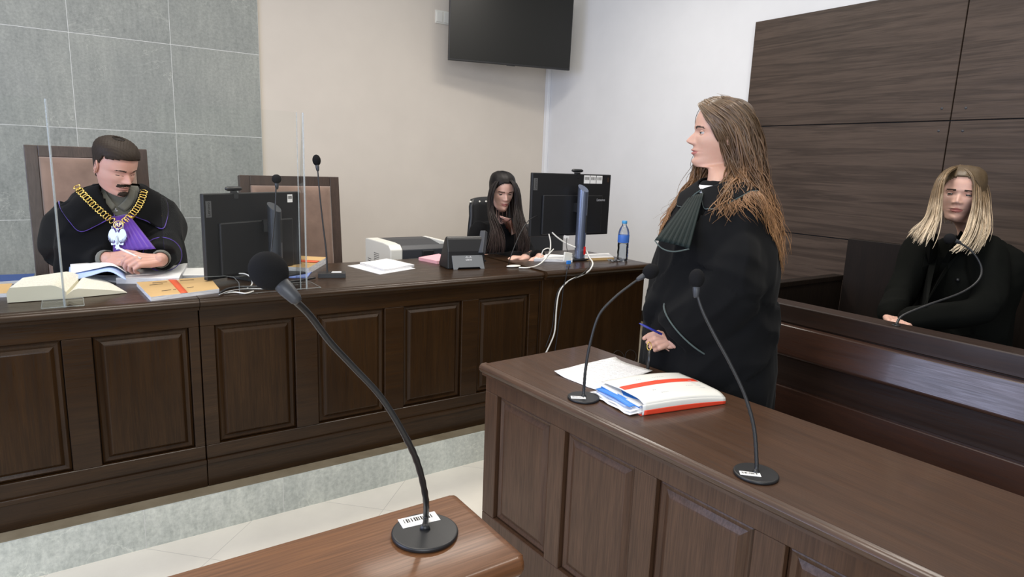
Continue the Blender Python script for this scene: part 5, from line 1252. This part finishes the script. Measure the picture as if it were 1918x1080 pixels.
# ------------------------------------------------------------------ judge
Cj = PY(222, 400, 3.42); Cj = Vector((Cj.x, Cj.y, 0)); Fj = Vector((.10, -1, 0)).normalized(); Lj = V3(0,0,1).cross(Fj)
jd = thing('person', 'seated judge with dark hair and moustache, black robe with purple trim and gold chain', 'person', Cj+V3(0,0,ZP))
cdir = (CAM-V3(.1,3.2,1.3)); cdir.z = 0; cdir.normalize()
Fhj = (Vector((math.cos(math.radians(-38))*0, 0, 0))+Vector((.50, -.86, 0))).normalized(); Fhj = (Fhj+V3(0,0,-.42)).normalized()
hj_o = PD(231, 367, 2.76)                                          # chin tip on the picture
kJ = .97
uj = V3(0,0,1)-_r*.03
hj = Head((0,0,0), Fhj, uj, kJ, False, 1.0, 1.08, True, 1, rows=150)
hj = Head(hj_o-(hj.w(0, 8.6, 1.0)), Fhj, uj, kJ, False, 1.0, 1.08, True, 1)
nbj = Cj+V3(0,0,1.245)+Fj*.07
hj.bend_neck(nbj, 2.0)
g = G(); hj.geo(g); hj.ears_geo(g)
h = torso_geo(Cj, Fj, Lj, .62, 1.17, .9, .06)
wrR = PD(205, 484, 2.72); wrL = PD(300, 487, 2.70)                  # image left = his right
elR = PD(118, 485, 2.95); elL = PD(309, 470, 2.90); shR = Cj-Lj*.172+V3(0,0,1.185); shL = Cj+Lj*.172+V3(0,0,1.185)
h.tube([shR-V3(0,0,.03), elR, wrR], [.045,.042,.03], 14, rnd=True); h.tube([shL-V3(0,0,.03), elL, wrL], [.045,.042,.03], 14, rnd=True)
for s_ in (-1, 1): h.tube([Cj+Lj*s_*.1+V3(0,0,.72), Cj+Lj*s_*.13+Fj*.42+V3(0,0,.70), Cj+Lj*s_*.13+Fj*.44+V3(0,0,ZP+.08)], [.09,.07,.045], 14, rnd=True)
merge(g, remeshed(h, .009, 4))
h = G(); hand(h, wrR, PD(240, 482, 2.68)-wrR, V3(0,0,.55)-_f*.8, -1, 1.05, (.35,.55,.65,.75), (.3,.3), .03, fore=wrR+(elR-wrR).normalized()*.1); merge(g, remeshed(h, .0024, 3))
h = G(); hand(h, wrL, PD(272, 487, 2.66)-wrL, V3(0,0,.6)-_f*.8, 1, 1.05, (.55,.75,.85,.95), (.25,.3), .03, fore=wrL+(elL-wrL).normalized()*.1); merge(g, remeshed(h, .0024, 3))
obj('body', g, ['skin_judge', 'lips_judge', 'brow', 'lash'], jd)
# short hair, moustache, chin beard
def jm(x, y, z):
    line = 17.7-.03*x*x                                            # front hairline
    side = (np.abs(x) > 4.8)
    m_ = ((y > 3) & (z > line)) | ((y <= 3) & (y > .6) & (z > 12.3+(y-.6)*2.1)) | ((y <= .6) & (z > 12.9-np.clip(-y, 0, 3)*2.6) & (z > 4.6))
    return m_
obj('hair', hj.patch(jm, lambda x, y, z: np.clip(.35+.85*np.clip((z-13)/6, 0, 1)+.12*np.sin(x*5+z*2)*np.sin(y*4), .2, 2)), 'hair_judge', jd)
obj('moustache', hj.patch(lambda x, y, z: (y > 5) & (z > 5.75-.16*np.abs(x)-.05*x*x) & (z < 6.95-.05*x*x) & (np.abs(x) < 3.3), lambda x, y, z: .18+.05*np.sin(x*9)), 'hair_judge', jd)
obj('chin_beard', hj.patch(lambda x, y, z: (y > 4.5) & (z < 3.1-.1*x*x) & (z > .9) & (np.abs(x) < 2.2), lambda x, y, z: .14+.04*np.sin(x*9)), 'hair_judge', jd)
# robe
h = G(); rings = []
for z, rl, rf, off in ((.66, .27, .20, .0), (.92, .265, .19, .02), (1.05, .25, .165, .03), (1.15, .238, .145, .04), (1.215, .215, .12, .05), (1.255, .175, .10, .055), (1.285, .125, .085, .06), (1.300, .092, .075, .065)):
    rings.append(body_ring(Cj+Fj*off+V3(0,0,z), Lj, Fj, rl, rf, 48))
h.loft(rings)
Lb_save = Lb; 
cR = wrR.lerp(elR, .10); cL = wrL.lerp(elL, .22)
sleeve(h, [shR, shR.lerp(elR,.4)-Lj*.02, elR+V3(0,0,.04), elR.lerp(cR, .6)+V3(0,0,.01), cR], [.065, .085, .082, .068, .055], [1, 1, 1, 1.0, 1])
sleeve(h, [shL, shL.lerp(elL,.4)+Lj*.02, elL+V3(0,0,.035), elL.lerp(cL, .6)+V3(0,0,.005), cL], [.065, .085, .078, .068, .055], [1, 1, 1, 1.0, 1])
robe_j = obj('robe', remeshed(h, .008, 6), 'robe_black', jd, fn=wrap_folds([(Cj+V3(0,0,.6), Cj+V3(0,0,1.2)), (shR, elR), (elR, cR), (shL, elL), (elL, cL)], .010, seed=8, amp2=.002))
bj = bvh_of(robe_j)
def proj_px(P): v = P-CAM; zf = v.dot(_f); return 959+FPX*v.dot(_r)/zf, 540-FPX*v.dot(_u)/zf
def inpoly(x, y, q):
    c = False
    for (x1, y1), (x2, y2) in zip(q, q[1:]+q[:1]):
        if (y1 > y) != (y2 > y) and x < (x2-x1)*(y-y1)/(y2-y1)+x1: c = not c
    return c
vneck = [(187,326),(186,350),(195,372),(205,390),(214,404),(243,404),(250,390),(257,372),(262,352),(262,326)]
bm = bmesh.new(); bm.from_mesh(robe_j.data); off_ = wloc(robe_j); kill = []
for f_ in bm.faces:
    c_ = f_.calc_center_median()+off_
    if c_.z > 1.10 and (c_-(Cj+Fj*.05)).dot(Fj) > -.01 and inpoly(*proj_px(c_), vneck): kill.append(f_)
bmesh.ops.delete(bm, geom=kill, context='FACES'); bm.to_mesh(robe_j.data); bm.free()
gsh = G(); gsh.loft([body_ring(Cj+Fj*o_+V3(0,0,z_), Lj, Fj, a_, b_, 40) for z_, a_, b_, o_ in ((.95,.20,.13,.02),(1.10,.20,.13,.035),(1.18,.185,.118,.05),(1.225,.150,.10,.06),(1.255,.105,.085,.07),(1.275,.078,.074,.08),(1.295,.068,.068,.09))])
shirt_j = obj('shirt', gsh, 'grey_shirt', jd)
bsh = bvh_of(shirt_j)
def proj(bv_, px, py, lift, dn):
    d = ray(px, py).normalized(); h_ = bv_.ray_cast(CAM+d*1.0, d, 4)
    if h_[0] is not None: return h_[0]-d*lift
    n_ = bv_.find_nearest(PD(px, py, dn)); return n_[0]-d*lift*.5
def flap(I_, O_, nm, m, trim, bv_, dn, lift=.012, nt=36, nr=12):
    I2 = catmull([(x, y, 0) for x, y in I_], nt); O2 = catmull([(x, y, 0) for x, y in O_], nt); rows = []
    for a_, b_ in zip(I2, O2): rows.append([proj(bv_, a_[0]+(b_[0]-a_[0])*k_/nr, a_[1]+(b_[1]-a_[1])*k_/nr, lift, dn) for k_ in range(nr+1)])
    A_ = np.array([[list(p) for p in r] for r in rows])
    for _ in range(4):
        B_ = A_.copy(); B_[1:-1,1:-1] = (A_[1:-1,1:-1]*2+A_[:-2,1:-1]+A_[2:,1:-1]+A_[1:-1,:-2]+A_[1:-1,2:])/6; A_ = B_
    g = G(); g.grid([[Vector(p) for p in r] for r in A_]); c_ = obj(nm, g, m, jd, solid=.006)
    g = G(); g.tube([Vector(r[-1]) for r in A_]+[Vector(A_[-1][0])], .0026, 6); obj(nm+'_piping', g, trim, jd); return c_
col_j = flap([(192,343),(186,352),(194,372),(204,388),(212,400)], [(112,360),(112,385),(132,416),(152,433),(184,420),(214,404)], 'collar', 'robe_black', 'purple_trim', bj, 2.9)
col_k = flap([(266,348),(262,360),(254,376),(246,390),(240,400)], [(308,366),(314,388),(312,412),(303,428),(276,414),(244,402)], 'collar', 'robe_black', 'purple_trim', bj, 2.9)
bjc = bvh_of(robe_j, col_j, col_k, shirt_j)
def onj(px, py, lift=.006):
    d = ray(px, py).normalized(); h_ = bjc.ray_cast(CAM+d*1.0, d, 4); p = h_[0] if h_[0] is not None else PD(px, py, 2.75)
    return p-d*lift
for I_, O_ in (([(193,345),(200,362),(208,374),(216,384)], [(183,343),(186,360),(196,380),(209,393)]), ([(243,352),(240,364),(232,376),(221,386)], [(251,356),(250,372),(244,386),(234,394)])):
    c_ = flap(I_, O_, 'shirt_collar', 'grey_shirt', 'grey_shirt', bsh, 2.85, .008, 20, 5)
g = G(); z_ = proj(bsh, 217, 392, .006, 2.8); g.torus(z_-V3(0,0,.006), .0045, .0012, frame((0,0,0), _r, _u).to_3x3(), 12, 6); g.tube([z_+V3(0,0,.004), z_-V3(0,0,.003)], .003, 6); obj('zip_pull', g, 'silver', jd)
# jabot
jabot(jd, onj(212, 406, .010), onj(240, 400, .010), onj(212, 474, .025), onj(292, 466, .03), -_f+V3(0,0,.1), 'purple', 9, .008, .016)
g = G()
for px_, py_, r_ in ((197, 405, 0),): pass
jab_j = [o for o in jd.children if o.name.startswith('jabot')]; bjc = bvh_of(robe_j, col_j, col_k, shirt_j, *jab_j)
# cuff piping
for a_, b_, rr_ in ((elR, cR, .074), (elL, cL, .074)): cuff_band(jd, b_-a_, a_.lerp(b_, .62)+V3(0,0,.004), rr_, 1.0, 'purple_trim', .0018)
for a_, b_, nm in ((wrR, elR, 1), (wrL, elL, 1)):
    g = G(); d_ = (b_-a_).normalized(); g.tube([a_+d_*.012, a_+d_*.05], [.034,.036], 16, cap=False); obj('shirt_cuff', g, 'grey_shirt', jd, solid=.003)
# chain of office
ch = thing('chain_of_office', 'gold chain of office with a silver eagle pendant on the chest of the judge', 'chain', onj(222, 420))
def links(pxs, name='chain_link', n=None):
    P_ = [onj(x, y, .007) for x, y in [tuple(p) for p in catmull([(x, y, 0) for x, y in pxs], 60)] ] if False else [onj(p[0], p[1], .007) for p in catmull([(x, y, 0) for x, y in pxs], 60)]
    L_ = [0]
    for a, b in zip(P_, P_[1:]): L_.append(L_[-1]+min((b-a).length, .02))
    k_ = max(3, int(L_[-1]/.0125))
    for i in range(k_+1):
        s_ = L_[-1]*i/k_; j = min(range(len(L_)), key=lambda q_: abs(L_[q_]-s_)); p = P_[j]; tg = (P_[min(j+2, 60)]-P_[max(j-2, 0)]).normalized(); nn = -ray(220, 400).normalized()
        M_ = frame((0,0,0), tg, nn.cross(tg)).to_3x3() @ Euler((0, .5 if i % 2 else -.15, 0)).to_matrix() @ Matrix.Diagonal((.72, 1.22, 1))
        g = G(); g.torus(p, .0105, .0022, M_, 16, 6); obj(name, g, 'gold', ch)
links([(144,350),(152,360),(166,374),(180,388),(196,402),(210,413)]); links([(270,358),(266,372),(258,388),(246,403),(234,414)])
Mm = frame(onj(222, 421, .016), _r, _u)
g = G(); g.torus((0,0,0), .0175, .0025, None, 24, 8)
for k_ in range(len(g.v)): v = Vector(g.v[k_]); g.v[k_] = tuple(Mm @ Vector((v.x*1.12, v.y*.95, v.z)))
text_geo(g, 'RP', Mm, .024, 0, .0012); obj('medallion', g, 'gold', ch)
eag_half = [(0,.95),(.10,.98),(.13,.90),(.06,.80),(.10,.64),(.20,.62),(.30,.84),(.42,.98),(.60,1.0),(.74,.94),(.88,.76),(.98,.48),(1.02,.12),(.90,.42),(.96,-.10),(.81,.30),(.84,-.26),(.70,.18),(.70,-.36),(.58,.10),(.54,-.40),(.46,.04),(.38,-.36),(.32,-.02),(.22,-.24),(.30,-.40),(.50,-.40),(.66,-.34),(.70,-.44),(.62,-.56),(.40,-.52),(.20,-.50),(.18,-.60),(.30,-.84),(.14,-.80),(.10,-1.0),(0,-.92)]
poly = [(x*.038, y*.044) for x, y in eag_half]+[(-x*.038, y*.044) for x, y in reversed(eag_half[1:-1])]
Me = frame(onj(220.5, 448, .024), _r, _u)
g = G(); g.prism(poly, Me, .003)
g.ell(Me @ Vector((0,-.004,.003)), (.006,.004,.020), 8, Me.to_3x3() @ Euler((PI/2,0,0)).to_matrix()); g.ell(Me @ Vector((-.001,.036,.003)), (.0045,.004,.0045), 8)
g.prism([(-.006,.040),(-.007,.047),(-.003,.043),(0,.048),(.003,.043),(.007,.047),(.006,.040)], Me, .003)
obj('eagle_pendant', g, 'dull_silver', ch, autos=35)
g = G()
for sg in (-1, 1):
    for k_ in range(3): g.torus(Me @ Vector((sg*.022, .040+.006*k_, .002)), .0032, .0010, Me.to_3x3(), 10, 5)
obj('pendant_links', g, 'dull_silver', ch)
g = G(); a_ = PD(222, 464, 2.655); b_ = PD(264, 484, 2.64); g.tube([a_, a_.lerp(b_,.1), b_], [.0035,.004,.004], 10); tag(obj('pen', g, 'pen_white'), 'white pen held between the hands of the judge', 'pen')

# ------------------------------------------------------------------ clerk
Cc = Vector((2.29, 3.50, 0)); Fc = Vector((.0, -1, 0)); Fc = Vector((.05,-1,0)).normalized(); Lc = V3(0,0,1).cross(Fc)
cl = thing('person', 'seated clerk with very long dark hair and a black lace-up top behind the bench', 'person', Cc+V3(0,0,ZP))
Fhc = (CAM-V3(2.26,3.4,1.2)); Fhc.z = 0; Fhc = (Fhc.normalized()+V3(.35,0,-.22)).normalized(); kC = .96
dC = 3.98; hh = Head((0,0,0), Fhc, V3(0,0,1), kC, True, .9, .9, False, 1, rows=100); hc = Head(PD(944, 395, dC)-hh.w(0, 8.5, .3), Fhc, V3(0,0,1), kC, True, .9, .9, False, 1, rows=100)
nbc = Cc+V3(0,0,1.075)+Fc*.03; hc.bend_neck(nbc)
g = G(); hc.geo(g); hc.lids_geo(g, .15)
h = torso_geo(Cc, Fc, Lc, .62, 1.05, .72, .02)
wrc = PD(985, 483, 3.72); wlc = PD(1012, 482, 3.72); elr = Cc-Lc*.22+V3(0,0,.86)+Fc*.05; ell_ = Cc+Lc*.22+V3(0,0,.86)+Fc*.05
h.tube([Cc-Lc*.14+V3(0,0,1.02), elr, wrc], [.042,.036,.026], 12, rnd=True); h.tube([Cc+Lc*.14+V3(0,0,1.02), ell_, wlc], [.045,.038,.026], 12, rnd=True)
for s_ in (-1, 1): h.tube([Cc+Lc*s_*.1+V3(0,0,.72), Cc+Lc*s_*.11+Fc*.40+V3(0,0,.66), Cc+Lc*s_*.11+Fc*.42+V3(0,0,ZP+.08)], [.08,.06,.04], 12, rnd=True)
merge(g, remeshed(h, .010, 4))
h = G(); hand(h, wrc, PD(962, 482, 3.68)-wrc, V3(0,0,1), -1, .92, (.3,.35,.4,.45), (.5,.2), .08); merge(g, remeshed(h, .003, 3))
h = G(); hand(h, wlc, PD(1000, 488, 3.62)-wlc, V3(0,0,1), 1, .92, (.3,.35,.4,.45), (.5,.2), .08); merge(g, remeshed(h, .003, 3))
obj('body', g, ['skin_pale', 'lips', 'brow', 'lash'], cl)
g = G(); hc.eyes_geo(g, (0, -.15)); obj('eyes', g, ['eye_white', 'iris'], cl)
h = G(); rings = []
for z, rl, rf, off in ((.67, .165, .125, 0), (.80, .160, .120, .0), (.94, .175, .125, .01), (1.02, .170, .105, .01), (1.06, .145, .080, .0), (1.085, .09, .065, -.005)):
    rings.append(body_ring(Cc+Fc*off+V3(0,0,z), Lc, Fc, rl, rf, 36))
h.loft(rings)
for a_, b_, c_ in ((Cc-Lc*.145+V3(0,0,1.035), elr, wrc), (Cc+Lc*.145+V3(0,0,1.035), ell_, wlc)): h.tube(catmull([a_, b_, b_.lerp(c_, .88)], 12), [.062]*3+[.055]*5+[.045]*5, 14, rnd=True)
top_c = obj('top', remeshed(h, .009, 5), 'top_black', cl, fn=wrap_folds([(Cc+V3(0,0,.6), Cc+V3(0,0,1.1))], .006, seed=4))
bc = bvh_of(top_c)
def onc(px, py, lift):
    d = ray(px, py).normalized(); h_ = bc.ray_cast(CAM+d*2, d, 4); p = h_[0] if h_[0] is not None else PD(px, py, 3.75); return p-d*lift
g = G(); nk = [(936,404),(957,410),(962,425),(968,436),(958,440),(946,422)]; g.add([onc(x, y, .004) for x, y in nk], [tuple(range(6))]); obj('neckline', g, 'skin_pale', cl, solid=.002)
g = G()
for a_, b_ in (((937,408),(958,418)),((957,411),(941,419)),((941,418),(961,427)),((960,421),(946,428)),((946,428),(964,434)),((963,429),(952,437)),((940,414),(956,411))): g.tube([onc(*a_, .007), onc(*b_, .007)], .0022, 6)
obj('lacing', g, 'top_black', cl)
obj('hair_cap', hc.patch(lambda x, y, z: ((z > 9) & ((z-10.5) > (y-3.0)*1.35-.02*x*x)) | ((y < -1) & (z > 3.5)), lambda x, y, z: .75+.05*np.sin(x*2)), 'hair_clerk', cl)
g = G(); q = lambda *a: [PD(x, y, d) for x, y, d in a]
PUSH = [bc]
h_l = [q((945,333,dC-.02),(925,345,dC-.06),(919,370,dC-.07),(918,395,3.93),(921,425,3.80),(915,455,3.74),(908,478,3.70)),
       q((945,333,dC-.02),(922,343,dC-.03),(916,370,dC-.05),(915,400,3.90),(925,430,3.78),(930,455,3.73),(928,478,3.70)),
       q((946,333,dC-.02),(930,341,dC-.08),(924,365,dC-.10),(922,395,3.90),(936,425,3.78),(945,450,3.74),(944,476,3.70))]
hair_sheet(g, h_l, 130, (.004,.007), .005, .003, (1,2), .12, 12)
h_r = [q((948,333,dC-.02),(966,345,dC-.06),(971,370,dC-.06),(972,395,3.93),(975,420,3.80),(984,445,3.74),(990,470,3.70)),
       q((948,333,dC-.02),(968,345,dC-.03),(974,372,dC-.03),(978,400,3.92),(985,425,3.82),(992,450,3.76),(985,474,3.70)),
       q((947,333,dC-.02),(962,343,dC-.09),(967,368,dC-.09),(965,395,3.90),(962,420,3.79),(968,448,3.74),(966,472,3.70))]
hair_sheet(g, h_r, 130, (.004,.007), .005, .003, (1,2), .12, 12)
h_b = [q((945,333,dC),(920,350,dC+.04),(916,385,dC+.04),(918,420,dC)), q((945,332,dC),(946,345,dC+.1),(946,385,dC+.1),(946,420,dC+.05)), q((948,333,dC),(972,350,dC+.04),(976,385,dC+.04),(980,420,dC))]
hair_sheet(g, h_b, 80, (.005,.009), .004, .002, (1,2), .1, 8)
obj('hair', g, 'hair_clerk', cl)

# ------------------------------------------------------------------ blonde woman in the dock
Cd = Vector((3.24, 1.19, 0)); Fd = Vector((-.97, .02, 0)).normalized(); Ld = V3(0,0,1).cross(Fd)
bd = thing('person', 'seated blonde woman in a black blazer with clasped hands inside the dock', 'person', Cd+V3(0,0,ZP))
dD = 2.77; Fhd = (CAM-V3(3.1,1.25,1.4)); Fhd.z = 0; Fhd = (Fhd.normalized()+_r*-.10+V3(0,0,.02)).normalized(); kD = 1.0
hh = Head((0,0,0), Fhd, V3(0,0,1), kD, True, .95, .95, False, 1, rows=120); hd = Head(PD(1786, 412, dD-.06)-hh.w(0, 8.5, .5), Fhd, V3(0,0,1)+_r*.05, kD, True, .95, .95, False, 1, rows=120)
nbd = Cd+V3(0,0,1.195)+Fd*.02; hd.bend_neck(nbd)
g = G(); hd.geo(g); hd.lids_geo(g)
h = torso_geo(Cd, Fd, Ld, .66, 1.17, .8, .03)
wrd = PD(1666, 594, 2.70); wld = PD(1700, 600, 2.60)
elrd = PD(1690, 545, 2.84); elld = PD(1845, 570, 2.62)
shrd = PD(1722, 462, 2.90); shld = PD(1848, 468, 2.70)
h.tube([shrd, elrd, wrd], [.045,.038,.026], 12, rnd=True); h.tube([shld, elld, wld], [.045,.038,.026], 12, rnd=True)
for s_ in (-1, 1): h.tube([Cd+Ld*s_*.1+V3(0,0,.72), Cd+Ld*s_*.10+Fd*.42+V3(0,0,.70), Cd+Ld*s_*.10+Fd*.44+V3(0,0,ZP+.08)], [.085,.062,.04], 12, rnd=True)
merge(g, remeshed(h, .009, 4))
h = G(); hand(h, wrd, PD(1684, 607, 2.60)-wrd, V3(0,0,1)-_f*.3, -1, .95, (.5,.6,.65,.7), (.4,.3), .03, fore=wrd+(elrd-wrd).normalized()*.1); merge(g, remeshed(h, .0025, 3))
h = G(); hand(h, wld+_r*.01, PD(1676, 611, 2.55)-(wld+_r*.01), V3(0,0,1)-_f*.3, 1, .95, (.6,.65,.7,.75), (.4,.3), .03, fore=wld+(elld-wld).normalized()*.12); merge(g, remeshed(h, .0025, 3))
obj('body', g, ['skin_pale', 'lips', 'brow', 'lash'], bd)
g = G(); hd.eyes_geo(g); obj('eyes', g, ['eye_white', 'iris'], bd)
h = G(); rings = []
for z, rl, rf, off in ((.64, .235, .17, .02), (.78, .205, .155, .02), (.92, .20, .145, .02), (1.04, .215, .140, .015), (1.12, .21, .12, .005), (1.17, .185, .095, .0), (1.20, .12, .075, -.005), (1.215, .08, .065, -.005)):
    rings.append(body_ring(Cd+Fd*off+V3(0,0,z), Ld, Fd, rl, rf, 40))
h.loft(rings)
for a_, b_, c_, k_ in ((shrd, elrd, wrd, .86), (shld, elld, wld, .95)):
    P_ = catmull([a_, b_, b_.lerp(c_, k_)], 16); h.tube(P_, [.068+.004*math.sin(i) if i < 5 else .062 if i < 10 else .055 for i in range(17)], 16, rnd=True)
blz = obj('blazer', remeshed(h, .008, 5), 'blazer_black', bd, fn=wrap_folds([(Cd+V3(0,0,.6), Cd+V3(0,0,1.2)), (shld, elld), (elld, wld), (shrd, elrd)], .009, seed=6, amp2=.003))
bb = bvh_of(blz)
def ond(px, py, lift):
    d = ray(px, py).normalized(); h_ = bb.ray_cast(CAM+d*1.5, d, 4); p = h_[0] if h_[0] is not None else PD(px, py, 2.65); return p-d*lift
for pts in ([(1745,432),(1757,440),(1755,480),(1735,575),(1722,570),(1728,500),(1735,470)], [(1800,432),(1815,446),(1800,470),(1775,505),(1730,575),(1742,540),(1765,490)]):
    g = G(); n_ = len(pts); c_ = (sum(p[0] for p in pts)/n_, sum(p[1] for p in pts)/n_); V_ = [ond(x, y, .006) for x, y in pts]+[ond(*c_, .010)]; g.add(V_, [(i, (i+1) % n_, n_) for i in range(n_)]); obj('lapel', g, 'blazer_black', bd, solid=.004, smooth=False)
g = G(); g.ell(ond(1794, 524, .004), (.008,.008,.008), 8); obj('button', g, 'black_plastic', bd)
obj('hair_cap', hd.patch(lambda x, y, z: ((z > 9) & ((z-11) > (y-3.2)*1.30-.02*x*x)) | ((y < -1) & (z > 3.5)), lambda x, y, z: .9+.05*np.sin(x*2)), 'hair_blonde', bd)
g = G(); D_ = dD; PUSH = [bb]
r_side = [q((1798,312,D_-.03),(1822,325,D_-.08),(1838,355,D_-.09),(1838,390,D_-.12),(1838,425,D_-.15),(1826,455,D_-.19),(1812,478,D_-.21)),
          q((1800,311,D_-.02),(1832,325,D_-.04),(1848,360,D_-.05),(1850,400,D_-.09),(1850,430,D_-.13),(1840,455,D_-.16),(1828,475,D_-.19)),
          q((1795,312,D_-.04),(1815,322,D_-.11),(1825,350,D_-.12),(1822,390,D_-.14),(1812,430,D_-.19),(1796,460,D_-.23),(1780,470,D_-.25))]
hair_sheet(g, r_side, 170, (.004,.007), .005, .004, (1,2), .2, 14)
l_side = [q((1795,312,D_-.04),(1770,322,D_-.11),(1758,350,D_-.12),(1752,390,D_-.12),(1742,420,D_-.12),(1730,445,D_-.13),(1722,465,D_-.14)),
          q((1792,312,D_-.02),(1764,325,D_-.06),(1750,355,D_-.07),(1742,395,D_-.06),(1725,420,D_-.04),(1708,432,D_-.02),(1700,440,D_-.0)),
          q((1795,312,D_-.04),(1774,322,D_-.12),(1763,350,D_-.13),(1758,390,D_-.14),(1752,420,D_-.16),(1745,445,D_-.19),(1738,466,D_-.20))]
hair_sheet(g, l_side, 150, (.0035,.006), .005, .004, (1,2), .2, 14)
b_side = [q((1796,311,D_-.0),(1768,330,D_+.04),(1755,370,D_+.03),(1745,415,D_-.0)), q((1798,311,D_),(1800,330,D_+.08),(1800,370,D_+.07),(1800,420,D_+.04)), q((1800,311,D_),(1838,330,D_+.03),(1850,370,D_+.02),(1852,425,D_-.03))]
hair_sheet(g, b_side, 90, (.006,.009), .004, .002, (1,2), .1, 8)
obj('hair', g, 'hair_blonde', bd); PUSH = []

# ------------------------------------------------------------------ dark trousers and shoes of the seated people
for root_, C_, F_, L_, zh, zk, m_ in ((jd, Cj, Fj, Lj, .72, .70, 'robe_black'), (cl, Cc, Fc, Lc, .72, .66, 'top_black'), (bd, Cd, Fd, Ld, .72, .70, 'blazer_black')):
    h = G()
    for s_ in (-1, 1):
        h.tube(catmull([C_+L_*s_*.1+V3(0,0,zh)-F_*.03, C_+L_*s_*.115+F_*.22+V3(0,0,zk+.015), C_+L_*s_*.125+F_*.43+V3(0,0,zk-.01), C_+L_*s_*.125+F_*.455+V3(0,0,.45), C_+L_*s_*.125+F_*.45+V3(0,0,ZP+.09)], 20), [.108]*6+[.088]*6+[.072]*5+[.062]*4, 14, rnd=True)
    obj('trousers', remeshed(h, .010, 4), m_, root_)
    for s_ in (-1, 1):
        g = G(); c_ = C_+L_*s_*.125+F_*.47; g.tube([c_-F_*.06+V3(0,0,ZP+.042), c_+V3(0,0,ZP+.045), c_+F_*.08+V3(0,0,ZP+.036), c_+F_*.15+V3(0,0,ZP+.028)], [.036,.040,.036,.026], 12, rnd=True); obj('shoe', g, 'leather_black', root_)
for s_ in (-1, 1):
    g = G(); c_ = C0+Lb*s_*.09; g.tube([c_-Fb*.06+V3(0,0,.045), c_+V3(0,0,.045), c_+Fb*.09+V3(0,0,.038), c_+Fb*.165+V3(0,0,.030)], [.038,.042,.040,.028], 12, rnd=True); obj('shoe', g, 'leather_black', wm)
